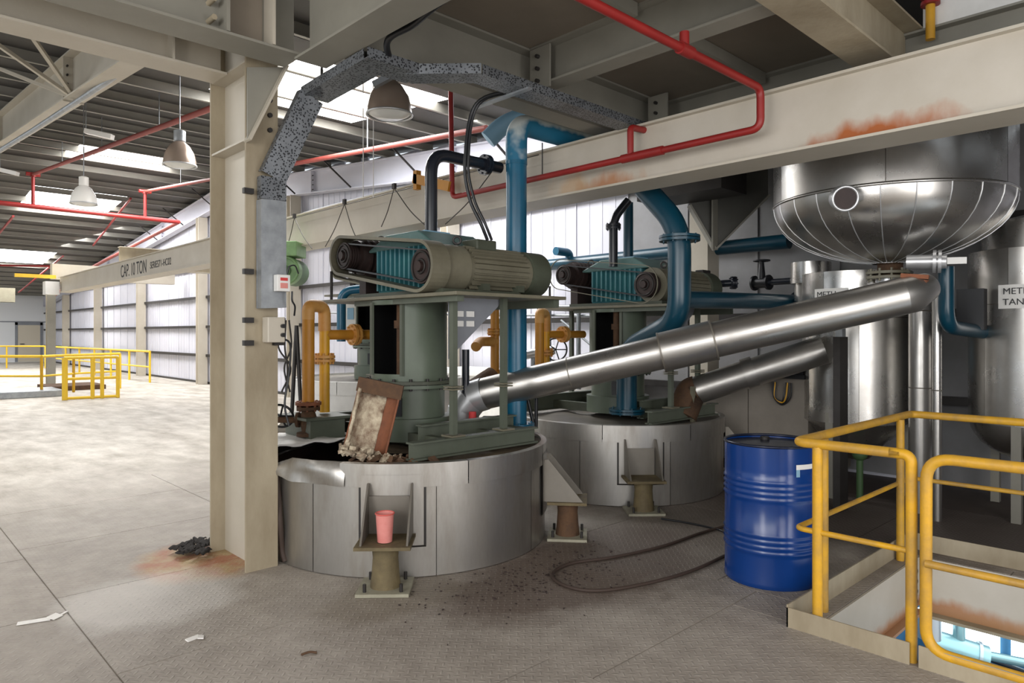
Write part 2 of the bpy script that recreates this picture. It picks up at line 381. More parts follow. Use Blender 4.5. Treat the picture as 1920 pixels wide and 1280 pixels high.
def spline(pts, per=8):
    pts = [Vector(p) for p in pts]; P = [pts[0]*2-pts[1]]+pts+[pts[-1]*2-pts[-2]]; out = []
    for i in range(1, len(P)-2):
        for k in range(per):
            t = k/per; a, b, c, d = P[i-1], P[i], P[i+1], P[i+2]
            out.append(0.5*((2*b)+(c-a)*t+(2*a-5*b+4*c-d)*t*t+(3*b-a-3*c+d)*t**3))
    out.append(pts[-1]); return out
def flange(mb, c, axis, r, t=0.022, n=24):
    a = Vector(axis).normalized(); c = Vector(c); mb.cyl(c-a*t/2, c+a*t/2, r, n)
def bolts(mb, c, axis, r, n=8, br=0.009, L_=0.05):
    ax = Vector(axis).normalized(); up = Vector((0, 0, 1)) if abs(ax.z) < 0.9 else Vector((1, 0, 0))
    x = ax.cross(up).normalized(); y = ax.cross(x); c = Vector(c)
    for k in range(n):
        a = 2*PI*k/n+0.2; p = c+(x*math.cos(a)+y*math.sin(a))*r; mb.tube([p-ax*L_/2, p+ax*L_/2], br, 6)
def text(txt, size, mat_, parent, loc, rot, ext=0.001, name='lettering', sx=1.0):
    cu = bpy.data.curves.new(name, 'FONT'); cu.body = txt; cu.size = size; cu.extrude = ext; cu.align_x = 'LEFT'; cu.offset = 0.0
    o = bpy.data.objects.new(name, cu); COL.objects.link(o)
    if parent is not None: o.parent = parent
    bpy.context.view_layer.update()
    me = bpy.data.meshes.new_from_object(o.evaluated_get(bpy.context.evaluated_depsgraph_get())); bpy.data.objects.remove(o); bpy.data.curves.remove(cu)
    me.materials.clear(); me.materials.append(MATS[mat_]); o = bpy.data.objects.new(name, me); COL.objects.link(o); o.parent = parent
    o.location = Vector(loc)-wloc(parent); o.rotation_euler = rot; o.scale = (sx, 1, 1); o['kind'] = 'stuff'
    return o
def ibeam_y(mb, u, v0, v1, z0, z1, fw=0.2, tf=0.016, tw=0.012):   # runs along v
    mb.box(u-fw/2, u+fw/2, v0, v1, z0, z0+tf); mb.box(u-fw/2, u+fw/2, v0, v1, z1-tf, z1); mb.box(u-tw/2, u+tw/2, v0, v1, z0+tf, z1-tf)
def ibeam_x(mb, v, u0, u1, z0, z1, fw=0.2, tf=0.016, tw=0.012):   # runs along u
    mb.box(u0, u1, v-fw/2, v+fw/2, z0, z0+tf); mb.box(u0, u1, v-fw/2, v+fw/2, z1-tf, z1); mb.box(u0, u1, v-tw/2, v+tw/2, z0+tf, z1-tf)

WU = 8.25          # gable wall plane
VE = 47.0          # end wall plane
HU0, HU1, HV0, HV1 = 3.74, 5.52, -1.6, 1.60        # hatch opening

# ================================================================== SETTING
fl = MB()
for (a, b, c, d) in [(-9, HU0, -7, VE), (HU1, 9, -7, VE), (HU0, HU1, HV1, VE), (HU0, HU1, -7, HV0)]:
    fl.box(a, b, c, d, -0.16, -0.006)
floor = fl.build('floor', 'floor_dust', None, kind='structure')
ug = [0.91+1.57*k for k in range(-2, 5)]; vg = [-0.50+1.28*k for k in range(0, 8)]
def rect_minus(a, b, c, d):
    if b <= HU0 or a >= HU1 or d <= HV0 or c >= HV1: return [(a, b, c, d)]
    out = []
    if a < HU0: out.append((a, HU0, c, d)); a = HU0
    if b > HU1: out.append((HU1, b, c, d)); b = HU1
    if d > HV1: out.append((a, b, HV1, d)); d = HV1
    if c < HV0: out.append((a, b, c, HV0))
    return out
for i in range(len(ug)-1):
    off = 0.0 if i % 2 else 0.27
    for j in range(len(vg)-1):
        for (a, b, c, d) in rect_minus(ug[i], ug[i+1], vg[j]+off, vg[j+1]+off):
            g = 0.004; MB().box(a+g, b-g, c+g, d-g, -0.006, 0.0).build('floor_plate', 'floor_plate', floor)

# long gable wall with ribbed sheets, each sheet a piece
wr = MB(); wr.box(WU+0.06, WU+0.12, -2, VE, 0, 3.6)
wall_right = wr.build('wall_right', 'wall_sheet', None, kind='structure')
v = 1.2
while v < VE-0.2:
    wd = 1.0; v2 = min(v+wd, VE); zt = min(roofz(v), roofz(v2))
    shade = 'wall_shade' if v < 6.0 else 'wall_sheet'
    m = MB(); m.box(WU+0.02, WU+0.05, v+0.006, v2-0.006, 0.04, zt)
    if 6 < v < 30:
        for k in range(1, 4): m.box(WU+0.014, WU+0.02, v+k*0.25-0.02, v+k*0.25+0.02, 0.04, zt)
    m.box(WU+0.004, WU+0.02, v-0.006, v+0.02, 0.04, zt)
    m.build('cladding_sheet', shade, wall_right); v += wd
for z in (0.92, 1.82, 2.75, 3.7, 4.55):
    for k, v0 in enumerate([3.9+6.2*i for i in range(-1, 7)]):
        a = v0+0.12; b = min(v0+6.08, VE)
        if a > VE or roofz(a) < z+0.2 or roofz(b) < z+0.2: continue
        m = MB(); m.box(WU-0.11, WU, a, b, z, z+0.012); m.box(WU-0.11, WU-0.1, a, b, z-0.07, z)
        m.build('wall_girt', 'iron' if z < 3 else 'galv', wall_right)  # lower girts: galvanised steel in shade, painted with the dark iron colour
m = MB(); m.box(WU-0.03, WU+0.01, 6, VE, 0, 0.06); m.build('baseboard_right', 'iron', None, kind='structure')
# end wall
m = MB(); m.box(-9, WU+0.1, VE, VE+0.15, 0, 3.75); wall_far = m.build('wall_far', 'plaster', None, kind='structure')
m = MB(); m.box(-9, WU, VE-0.03, VE, 2.2, 2.26); m.build('trim_1', 'sheet_grey', None, kind='structure')
dl = PV(33, 640, VE-0.02); dr = PV(75, 640, VE-0.02)
m = MB(); m.box(dl.x, dr.x, VE-0.07, VE-0.03, 0.0, 2.05); door1 = m.build('door_1', 'door_paint', None, kind='structure')
m = MB(); m.box(dl.x-0.12, dl.x, VE-0.09, VE-0.01, 0, 2.2); m.box(dr.x, dr.x+0.12, VE-0.09, VE-0.01, 0, 2.2); m.box(dl.x-0.12, dr.x+0.12, VE-0.09, VE-0.01, 2.05, 2.2)
m.build('door_frame', 'sheet_grey', door1)
m = MB(); m.tube([(dl.x+0.12, VE-0.07, 1.0), (dl.x+0.12, VE-0.14, 1.0), (dl.x+0.3, VE-0.14, 1.0)], 0.02, 8); m.build('door_handle', 'iron', door1)
# wall closing the hall behind the photographer
m = MB(); m.box(-9, 9, -7.15, -7, 0, 3.6); m.build('wall_back', 'wall_sheet', None, kind='structure')
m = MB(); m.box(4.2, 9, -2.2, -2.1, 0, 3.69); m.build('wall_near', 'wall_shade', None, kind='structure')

# ceiling: roof sheets between purlins, skylight panels, purlins
ceil_ = thing('ceiling', 'x', 'x', (0, 0, 0)); del ceil_['label']; del ceil_['category']; ceil_['kind'] = 'structure'
for (va, vb) in ((-7.5, RIDGE), (RIDGE, VE)):
    cuts = sorted([va, vb]+[x for s in SKY for x in s if va < x < vb]+[x for x in (6.9, 12.1, 17.3, 22.5, 27.7, 32.9, 38.1, 43.3, 1.7, -3) if va < x < vb])
    for a, b in zip(cuts[:-1], cuts[1:]):
        insky = any(s0 <= (a+b)/2 <= s1 for s0, s1 in SKY)
        for (u0, u1) in ((-9, -3.3), (-3.3, -1.8), (-1.8, 1.6), (1.6, 3.9), (3.9, 6.3), (6.3, 8.4)):
            sky = insky and u0 == 3.9
            if u0 == -3.3 and a > 6: continue          # long open daylight slot over the unseen bay
            za, zb = roofz(a), roofz(b)
            if b <= 1.75: za += 1.6; zb += 1.6      # raised roof bay over the upper deck
            q = MB(); q.add([(u0, a, za), (u1, a, za), (u1, b, zb), (u0, b, zb), (u0, a, za+0.05), (u1, a, za+0.05), (u1, b, zb+0.05), (u0, b, zb+0.05)],
                            [(0, 3, 2, 1), (4, 5, 6, 7), (0, 1, 5, 4), (1, 2, 6, 5), (2, 3, 7, 6), (3, 0, 4, 7)])
            q.build('skylight_panel' if sky else 'roof_sheet', 'skylight' if sky else 'roof_sheet', ceil_)
v = 4.3
while v < VE-0.5:
    z = roofz(v)
    m = MB(); m.box(-4.0, 8.2, v-0.008, v+0.008, z-0.16, z-0.005); m.box(-4.0, 8.2, v-0.06, v+0.008, z-0.16, z-0.15); m.build('purlin', 'purlin', ceil_); v += 1.3

# ================================================================== STRUCTURAL STEEL
def rafter(u, v0, v1, label, mt='cream'):
    t = thing('roof_rafter', label, 'beam', (u, v0, roofz(v0)-0.2))
    def seg(va, vb):
        za, zb = roofz(va)-0.2, roofz(vb)-0.2; dpt = 0.52
        for (zo, hh, wd, nm) in ((0, 0.02, 0.22, 'top_flange'), (-dpt, 0.02, 0.22, 'bottom_flange'), (-dpt+0.02, dpt-0.02, 0.014, 'web')):
            q = MB(); a, b = u-wd/2, u+wd/2
            q.add([(a, va, za+zo), (b, va, za+zo), (b, vb, zb+zo), (a, vb, zb+zo), (a, va, za+zo+hh), (b, va, za+zo+hh), (b, vb, zb+zo+hh), (a, vb, zb+zo+hh)],
                  [(0, 3, 2, 1), (4, 5, 6, 7), (0, 1, 5, 4), (1, 2, 6, 5), (2, 3, 7, 6), (3, 0, 4, 7)])
            q.build(nm, mt, t)
        q = MB()
        q.box(u-0.11, u+0.11, vb-0.02, vb, zb-dpt-0.02, zb); q.build('splice_plate', mt, t)
        q = MB()
        for k in range(4):
            for sx in (-0.07, 0.07): q.tube([(u+sx, vb-0.05, zb-dpt+0.08+k*0.11), (u+sx, vb+0.03, zb-dpt+0.08+k*0.11)], 0.013, 6)
        q.build('bolt_group', 'iron', t, kind='stuff')
    x = v0
    for xb in [y for y in (9.9, 15.2, RIDGE, 26, 33, 40) if v0 < y < v1]+[v1]: seg(x, xb); x = xb
    return t
rafter(2.02, 5.4, VE-1, 'cream roof rafter with bolted splice running from behind the main column, upper left')
rafter(8.05, 5.4, VE-1, 'pale gable rafter along the top of the ribbed white wall', 'wall_sheet')
m = MB()     # fly braces on the first rafter
t = thing('fly_brace', 'thin crossed cream angle braces beside the upper left rafter', 'brace', (1.3, 9.6, 4.2))
a = Vector((2.0, 9.7, roofz(9.7)-0.72))
for q_, e in (((0.85, 9.2, roofz(9.2)-0.22), 0), ((0.9, 10.6, roofz(10.6)-0.25), 0), ((1.2, 8.4, roofz(8.4)-0.22), 0)):
    MB().bar(a, q_, 0.04, 0.04).build('brace_rod', 'cream', t)
# rods from purlins down to gable rafter
t = thing('rafter_stay', 'row of short dark stays between gable rafter and purlins', 'brace', (7.6, 12, 4.6))
for vv in (8.2, 10.8, 13.4, 16.0, 18.6, 21.2, 23.8, 26.4, 29.0):
    MB().bar((7.95, vv, roofz(vv)-0.7), (7.35, vv+0.1, roofz(vv)-0.2), 0.03, 0.03).build('stay', 'iron', t)

# main column (near), welded I section
t = thing('steel_column', 'large cream I-section column with splice bolts left of the near tank', 'column', (2.02, 4.85, 0))
V0, V1 = 4.54, 5.17
MB().box(1.91, 2.13, V0, V0+0.02, 0, 4.05).build('front_flange', 'cream_dirty', t)
MB().box(1.91, 2.13, V1-0.02, V1, 0, 4.05).build('back_flange', 'cream_dirty', t)
MB().box(2.012, 2.028, V0+0.02, V1-0.02, 0, 4.05).build('web', 'cream', t)
for z in (2.86, 3.38):
    MB().box(1.915, 2.012, V0+0.02, V1-0.02, z, z+0.014).build('stiffener', 'cream', t)
q = MB()
for z in (2.95, 3.05, 3.15): q.tube([(2.07, V0-0.02, z), (2.07, V0+0.005, z)], 0.016, 8)
q.build('splice_bolts', 'iron', t, kind='stuff')
for z in (1.5, 1.65, 1.97, 2.5):
    MB().box(1.885, 1.95, V0-0.035, V0-0.0, z, z+0.035).build('clamp_bolt', 'iron', t)
    MB().box(2.09, 2.17, V0-0.035, V0-0.0, z, z+0.035).build('clamp_bolt', 'iron', t)
# wall columns
for i, v0 in enumerate([3.9+6.2*k for k in range(1, 7)]):
    names = ['behind the near mixer', 'behind the green hoist motor', 'just left of the main column', 'second left of the main column', 'third left of the main column', 'farthest of the row, near the end wall']
    t = thing('wall_column', 'cream wall column on the white gable wall, '+names[i], 'column', (8.05, v0, 0), 'gable wall columns')
    zt = roofz(v0)-0.72
    MB().box(7.92, 8.2, v0-0.11, v0-0.095, 0, zt).build('flange', 'cream', t)
    MB().box(7.92, 8.2, v0+0.095, v0+0.11, 0, zt).build('flange', 'cream', t)
    MB().box(8.05, 8.065, v0-0.095, v0+0.095, 0, zt).build('web', 'cream', t)
t = thing('steel_column', 'cream box column behind the second blue pipe, right of the second mixer', 'column', (7.6, 4.55, 0))
MB().box(7.47, 7.73, 4.43, 4.445, 0, 3.4).build('flange', 'cream', t); MB().box(7.47, 7.73, 4.66, 4.675, 0, 3.4).build('flange', 'cream', t)
MB().box(7.47, 7.485, 4.445, 4.66, 0, 3.4).build('web', 'cream', t)
t = thing('steel_column', 'far cream column at the end of the crane girder, standing among yellow rails', 'column', (4.5, 25.2, 0))
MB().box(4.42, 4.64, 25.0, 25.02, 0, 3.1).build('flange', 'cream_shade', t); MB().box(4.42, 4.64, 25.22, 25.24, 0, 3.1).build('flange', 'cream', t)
MB().box(4.52, 4.54, 25.02, 25.22, 0, 3.1).build('web', 'cream', t)

# crane girder across the whole picture
GU, GZ0, GZ1 = 4.6, 2.79, 3.24
t = thing('crane_girder', 'long cream box girder with rust patches crossing the whole picture', 'girder', (GU, 8, GZ0))
MB().box(GU, GU+0.26, -2.0, 24.2, GZ0+0.018, GZ1-0.018).build('web', 'girder_paint', t)
MB().box(GU-0.05, GU+0.31, -2.0, 24.2, GZ0, GZ0+0.018).build('bottom_flange', 'cream', t)
MB().box(GU-0.05, GU+0.31, -2.0, 24.2, GZ1-0.018, GZ1).build('top_flange', 'cream', t)
text('CAP. 10 TON', 0.40, 'ink', t, (GU-0.003, 17.9, 2.87), (PI/2, 0, -PI/2), sx=0.82)
text('SERIES71-HC02', 0.2, 'ink', t, (GU-0.003, 15.75, 2.93), (PI/2, 0, -PI/2))
t = thing('end_carriage', 'cream end block with yellow buffer at the far end of the crane girder', 'crane part', (4.5, 24.4, 2.8))
MB().box(4.45, 7.9, 24.45, 24.75, 3.2, 3.66).build('cross_beam', 'cream', t)
MB().box(4.2, 4.55, 24.0, 24.4, 2.72, 3.1).build('gearbox', 'white', t)
MB().box(3.5, 4.5, 24.2, 24.32, 3.2, 3.3).build('buffer', 'yellow_far', t)
t = thing('cross_beam', 'tan cross beam behind the lettering of the crane girder', 'beam', (6.3, 19.1, 3.3))
MB().box(4.87, 7.9, 19.1, 19.12, 3.2, 3.70).build('web', 'cream_dirty', t)
MB().box(4.87, 7.9, 19.0, 19.22, 3.70, 3.72).build('top_flange', 'cream', t)
MB().box(4.87, 7.9, 19.0, 19.22, 3.18, 3.20).build('bottom_flange', 'cream', t)

# mezzanine decks overhead
ZB, ZP = 3.34, 3.72
t = thing('mezzanine_deck', 'cream steel deck of beams and plates overhead, upper centre', 'deck', (3.5, 2.7, ZB))
for (a, b, c, d) in ((2.2, 3.78, 1.7, 2.75), (2.2, 3.78, 2.76, 3.7), (3.8, 5.5, 1.7, 2.75), (3.8, 5.5, 2.76, 3.7), (-2.5, 2.18, 1.7, 2.9), (-2.5, 2.18, 2.91, 4.1), (-2.5, 2.18, -2, 1.69), (2.2, 5.5, 0.5, 1.69)):
    if a == 2.2 and b == 5.5: continue
    MB().box(a, b, c, d, ZP, ZP+0.01).build('deck_plate', 'deck_paint', t)
def beam(kind, *a, **k):
    m = MB(); (ibeam_x if kind == 'x' else ibeam_y)(m, *a, **k); return m
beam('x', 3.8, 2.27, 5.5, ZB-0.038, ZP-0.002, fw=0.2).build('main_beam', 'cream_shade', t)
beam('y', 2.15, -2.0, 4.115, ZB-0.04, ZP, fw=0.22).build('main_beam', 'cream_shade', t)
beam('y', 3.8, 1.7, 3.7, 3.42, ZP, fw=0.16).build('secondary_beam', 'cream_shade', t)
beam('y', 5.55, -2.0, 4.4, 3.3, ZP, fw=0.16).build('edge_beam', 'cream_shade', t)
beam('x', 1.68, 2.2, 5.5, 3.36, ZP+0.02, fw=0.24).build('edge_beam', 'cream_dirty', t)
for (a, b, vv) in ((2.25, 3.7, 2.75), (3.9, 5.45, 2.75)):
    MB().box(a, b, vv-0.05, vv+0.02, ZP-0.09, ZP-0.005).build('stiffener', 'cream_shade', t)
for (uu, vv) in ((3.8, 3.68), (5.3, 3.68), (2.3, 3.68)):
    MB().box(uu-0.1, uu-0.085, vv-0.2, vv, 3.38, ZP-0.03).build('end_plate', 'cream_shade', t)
    q = MB()
    for k in range(3): q.tube([(uu-0.13, vv-0.09, 3.44+k*0.09), (uu-0.06, vv-0.09, 3.44+k*0.09)], 0.014, 6)
    q.build('bolt_group', 'iron', t, kind='stuff')
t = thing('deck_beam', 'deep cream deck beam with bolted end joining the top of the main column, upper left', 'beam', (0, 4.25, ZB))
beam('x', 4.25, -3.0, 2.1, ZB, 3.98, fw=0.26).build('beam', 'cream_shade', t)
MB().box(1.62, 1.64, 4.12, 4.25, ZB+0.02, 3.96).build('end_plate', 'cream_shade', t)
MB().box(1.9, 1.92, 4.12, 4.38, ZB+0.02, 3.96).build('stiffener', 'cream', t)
MB().box(1.66, 1.885, 4.235, 4.243, 3.4, 3.9).build('splice_plate', 'deck_paint', t)
q = MB()
for k in range(5): q.tube([(1.56, 4.15, 3.43+k*0.11), (1.56, 4.25, 3.43+k*0.11)], 0.018, 6)
q.build('bolt_group', 'cream_dirty', t, kind='stuff')
MB().box(0.95, 1.3, 4.05, 4.2, 3.7, 3.9).build('bracket', 'cream_dirty', t)
t = thing('deck_beam', 'lower lighter cream beam behind the deep deck beam, ending at the main column', 'beam', (0, 4.85, ZB))
beam('x', 4.95, -3.0, 1.9, 3.36, 3.62, fw=0.24).build('beam', 'cream', t)
MB().box(1.55, 1.565, 4.84, 4.95, 3.38, 3.6).build('stiffener', 'cream', t)
t = thing('diagonal_brace', 'cream plate brace sloping down the right side of the main column head', 'brace', (2.2, 4.5, 3.0))
g1_, g2_, g3_ = PV(464, 264, 4.50), PV(534, 126, 4.50), PV(464, 126, 4.50)
MB().bar(g1_, g2_, 0.014, 0.10, up=(0, 1, 0)).build('flange', 'cream', t)
MB().prism([g1_, g2_, g3_], (0, 0.012, 0)).build('gusset', 'cream_shade', t)

t = thing('tank_deck', 'upper deck with white toe board over the round-bottomed vessel, upper right', 'deck', (7, 1, 3.7))
MB().box(5.64, 8.2, -2, 5.2, ZP+0.001, ZP+0.012).build('deck_plate', 'deck_paint', t)
for vv in (-0.5, 0.9, 3.35, 4.6):
    beam('x', vv, 5.65, 8.2, 3.42, ZP-0.001, fw=0.16).build('joist', 'cream_shade', t)
MB().box(5.5, 5.515, -2.0, 1.56, ZP+0.003, ZP+0.2).build('toe_board', 'white', t)
def yellow_post(u, v, z0, z1, t, r=0.03): MB().cyl((u, v, z0), (u, v, z1), r, 14).build('post', 'yellow', t)
t = thing('upper_guardrail', 'yellow guardrail posts standing on the upper deck edge, top right', 'railing', (5.47, 0.6, ZP))
for vv in (-0.6, 0.28, 1.5): yellow_post(5.45, vv, ZP-0.1 if vv == 1.5 else ZP, ZP+1.0, t)
MB().cyl((5.45, -1.5, ZP+1.0), (5.45, 1.55, ZP+1.0), 0.025).build('top_rail', 'yellow', t)
tk = MB(); flange(tk, (5.45, 1.5, ZP+0.15), (0, 0, 1), 0.06); flange(tk, (5.45, 1.5, ZP+0.2), (0, 0, 1), 0.06); tk.build('red_flange', 'red', t)
# sack
s = MB(); prof = [(0.05, 0.0), (0.42, 0.01), (0.55, 0.12), (0.6, 0.45), (0.56, 0.8), (0.4, 0.95), (0.05, 1.0)]
s.lathe((6.0, 0.72, ZP+0.015), prof, 28, sharp=False)
for p in s.v:
    a = math.atan2(p.y-0.72, p.x-6.0); f = 1+0.05*math.sin(5*a+p.z*7)+0.03*math.sin(11*a-p.z*13); p.x = 6.0+(p.x-6.0)*f*0.72; p.y = 0.72+(p.y-0.72)*f*1.1
tag(s.build('bulk_sack', 'sack'), 'stained white bulk sack standing on the upper deck, top right corner', 'sack')
# knee bracket below the deck, dark
t = thing('knee_bracket', 'dark pointed steel knee bracket hanging beside the round-bottomed vessel', 'bracket', (6.6, 3.9, 2.5))
A_, B_, C_, D_ = PD(1292, 385, 7.6), PD(1340, 468, 7.6), PD(1440, 372, 7.6), PD(1440, 302, 7.6)
E_ = PD(1285, 306, 7.6)
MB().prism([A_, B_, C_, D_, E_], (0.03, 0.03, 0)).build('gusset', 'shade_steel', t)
MB().bar(B_, C_+Vector((0, 0, 0.03)), 0.12, 0.02).build('flange', 'cream_shade', t)
MB().bar(B_, A_, 0.12, 0.02).build('flange', 'cream_shade', t)
MB().bar(PD(1340, 468, 7.55), PD(1340, 330, 7.55), 0.1, 0.02).build('stiffener', 'cream_shade', t)
t = thing('box_duct', 'dark square steel duct under the upper deck left of the round-bottomed vessel', 'duct', (5.9, 3.6, 3.0))
p = PD(1340, 350, 6.9)
MB().cbox(p+Vector((0.2, 0.4, 0.12)), (0.5, 1.0, 0.3)).build('body', 'iron', t)

# ================================================================== TANKS
def pedestal(t, c, ang, first):
    dx, dy = math.cos(ang), math.sin(ang); n = Vector((dx, dy, 0)); s_ = Vector((-dy, dx, 0)); p = Vector((c[0], c[1], 0))+n*1.26
    m = MB(); m.cbox(p+Vector((0, 0, 0.012)), (0.30, 0.32, 0.02), ang); base = m.build('foot_plate', 'foot_plate', t)
    q = MB()
    for a in (-0.11, 0.11):
        for b in (-0.11, 0.11): q = MB(); q.tube([p+n*a+s_*b+Vector((0, 0, 0.02)), p+n*a+s_*b+Vector((0, 0, 0.07))], 0.011, 6); q.build('anchor_bolt', 'iron', base)
    m = MB(); m.lathe(p, [(0.095, 0.02), (0.085, 0.1), (0.078, 0.2), (0.085, 0.28)], 20, sharp=False); m.build('stub_leg', 'rust_olive' if first else 'rust', t)
    m = MB(); m.cbox(p+Vector((0, 0, 0.29)), (0.30, 0.34, 0.02), ang); m.build('top_plate', 'rust_olive', t)
    for sg in (-1, 1):
        a = p+s_*0.14*sg; m = MB()
        m.prism([a+n*0.12+Vector((0, 0, 0.30)), a-n*0.2+Vector((0, 0, 0.30)), a-n*0.17+Vector((0, 0, 0.62)), a-n*0.14+Vector((0, 0, 0.62))], s_*0.012)
        m.build('gusset', 'steel_dull', t)
    m = MB(); m.lathe((c[0], c[1], 0), [(1.086, 0.20), (1.092, 0.21), (1.092, 0.675), (1.086, 0.68)], 8, ang-0.185, ang+0.215); m.build('pad_backing', 'iron', t)
    m = MB(); m.cbox(p-n*0.155+Vector((0, 0, 0.42)), (0.012, 0.26, 0.24), ang); m.build('back_plate', 'steel_dull', t)
    m = MB()
    aa = 0.17; m.lathe((c[0], c[1], 0), [(1.097, 0.215), (1.097, 0.67)], 8, ang-aa, ang+aa+0.03)
    m.build('pad_plate', 'tank_steel', t)
    return p

def tank(c, label, H=0.74, torn=False, body='tank_steel'):
    t = thing('process_tank', label, 'tank', (c[0], c[1], 0)); r = 1.08; n = 8
    for k in range(n):
        a0 = 2*PI*k/n+0.33; a1 = a0+2*PI/n; g = 0.003
        m = MB(); m.lathe((c[0], c[1], 0), [(r, 0.006), (r, H-0.13)], 10, a0+g, a1-g); m.lathe((c[0], c[1], 0), [(r-0.012, 0.006), (r-0.012, H-0.13)], 10, a0, a1)
        m.lathe((c[0], c[1], 0), [(r, H-0.13), (r-0.05, H-0.125)], 10, a0+g, a1-g)
        m.build('cladding_panel', body, t)
        if torn and math.cos((a0+a1)/2-math.radians(168)) > 0.86: continue
        m = MB(); m.lathe((c[0], c[1], 0), [(r, H-0.152), (r+0.014, H-0.152), (r+0.014, H), (r-0.03, H+0.004), (r-0.032, H-0.02)], 10, a0+0.2+g, a1+0.2-g); m.build('rim_band', body, t)
    def hole(a, rr, z):
        return torn and math.cos(a-math.radians(180)) > 0.55 and 0.5 < rr < 1.07
    m = MB(); prof = [(0.05+i*(r-0.08)/8, H-0.03+0.012*math.sin(i*1.7)) for i in range(9)]; m.lathe((c[0], c[1], 0), prof, 48, skip=hole, sharp=False)
    m.build('top_plate', 'crust' if torn else 'steel_dull', t)
    if torn:
        m = MB(); m.lathe((c[0], c[1], 0), [(0.05, H-0.3), (r-0.02, H-0.3), (r-0.02, H-0.14)], 40); m.build('tank_inside', 'tar', t)
    for k, a in enumerate((math.radians(228), math.radians(310), math.radians(48), math.radians(130))): pedestal(t, c, a, k == 0)
    return t
CA, CB = (3.26, 4.6), (5.95, 4.6)
tA = tank(CA, 'near round steel tank with torn open top beside the main column', torn=True)
tB = tank(CB, 'second round steel tank, intact, behind the drum and the sloping pipe')
tC = tank((5.03, 7.75), 'third round white clad tank, far behind the yellow pipes', H=1.02, body='white')
# torn tank edge details on tank A
m = MB(); pr = []
for k in range(13):
    a = math.radians(180+k*2.7); rr = 1.098+0.05*math.exp(-k*0.4)+0.006*math.sin(k*1.9); pr.append((a, rr))
vs = []; fs = []
for i, (a, rr) in enumerate(pr):
    for j in range(5):
        z = 0.59+j*0.0385; e_ = min(1.0, 0.35+i*0.2); z = 0.66+(z-0.66)*e_; q = rr+0.012*math.sin(j*1.1+i*0.6)-(0.03 if j == 4 else 0)
        vs.append((CA[0]+q*math.cos(a), CA[1]+q*math.sin(a), z))
for i in range(len(pr)-1):
    for j in range(4): fs.append((i*5+j, (i+1)*5+j, (i+1)*5+j+1, i*5+j+1))
m.add(vs, fs, True); m.build('torn_band', 'tank_steel', tA, label='bent loose steel band at the torn opening')
m = MB()
for k in range(45):
    a = math.radians(R.uniform(205, 245)); rr = R.uniform(0.7, 1.03)
    m.cbox((CA[0]+rr*math.cos(a), CA[1]+rr*math.sin(a), 0.72+R.uniform(-0.02, 0.02)), (R.uniform(0.03, 0.1), R.uniform(0.02, 0.06), R.uniform(0.01, 0.03)), R.uniform(0, 3), R.uniform(-.5, .5), R.uniform(-.5, .5))
m.build('rust_debris', 'rust', tA, kind='stuff')
# green channel frame on top of a tank
def top_frame(t, c, z=0.735):
    for (a, b, e, f, h) in ((-0.56, 0.62, -0.82, -0.75, 0.11), (-0.25, 0.7, -0.5, -0.43, 0.17), (-0.62, 0.62, 0.72, 0.80, 0.16)):
        m = MB(); x0, x1, y0, y1 = c[0]+a, c[0]+b, c[1]+e, c[1]+f
        m.box(x0, x1, y0+0.03, y0+0.04, z, z+h); m.box(x0, x1, y0-0.01, y1, z+h, z+h+0.012); m.box(x0, x1, y0-0.01, y1, z, z+0.012); m.build('frame_channel', 'olive', t)
    for x in (-0.2, 0.3, 0.6):
        m = MB(); m.box(c[0]+x, c[0]+x+0.06, c[1]-0.74, c[1]+0.8, z+0.01, z+0.10); m.build('frame_channel', 'olive_dark', t)
top_frame(tA, CA); top_frame(tB, CB)
m = MB(); m.box(2.55, 2.95, 4.95, 5.45, 0.905, 0.925); m.box(2.6, 2.9, 4.98, 5.4, 0.74, 0.9); m.build('step_box', 'olive', tA)
# raised curved lid with crumbling lining (near tank)
t = thing('raised_lid', 'raised curved rusty lid with flaking lining standing over the near tank opening', 'lid', (2.62, 4.2, 0.74))
base = Vector((2.585, 4.19, 0.735)); top = base+Vector((0.723, -0.69, 0))*0.10+Vector((0.06, 0.07, 0.45)); ax = (top-base).normalized()
rt = Vector((0.723, -0.69, 0)); fw = Vector((-0.69, -0.723, 0)); fw = (fw-ax*fw.dot(ax)).normalized(); rt = ax.cross(fw).normalized()
def shell(r, a0, a1, z0, z1, jag=0.0):
    vs = []; n = 14
    for j in range(9):
        for k in range(n+1):
            a = math.radians(a0+(a1-a0)*k/n); h = z0+(z1-z0)*j/8
            if jag: h += jag*R.uniform(-1, 1); 
            rr = r+(R.uniform(-1, 1)*jag*0.5 if jag else 0)
            vs.append(base+ax*h+rt*math.sin(a)*rr-fw*math.cos(a)*rr*0.7)
    return vs, [(j*(n+1)+k, j*(n+1)+k+1, (j+1)*(n+1)+k+1, (j+1)*(n+1)+k) for j in range(8) for k in range(n)]
m = MB(); m.add(*shell(0.14, -95, 95, 0.0, 0.48), True); o = m.build('outer_shell', 'rust_orange', t); sm_ = o.modifiers.new('s', 'SOLIDIFY'); sm_.thickness = 0.012
m = MB(); m.add(*shell(0.124, -104, 22, 0.0, 0.45, 0.014), True); o = m.build('flaking_lining', 'insulation', t); sm_ = o.modifiers.new('s', 'SOLIDIFY'); sm_.thickness = 0.02
m = MB(); m.bar(base+ax*0.48-rt*0.16, base+ax*0.48+rt*0.16, 0.04, 0.1); m.build('top_flange', 'rust', t)
m = MB()
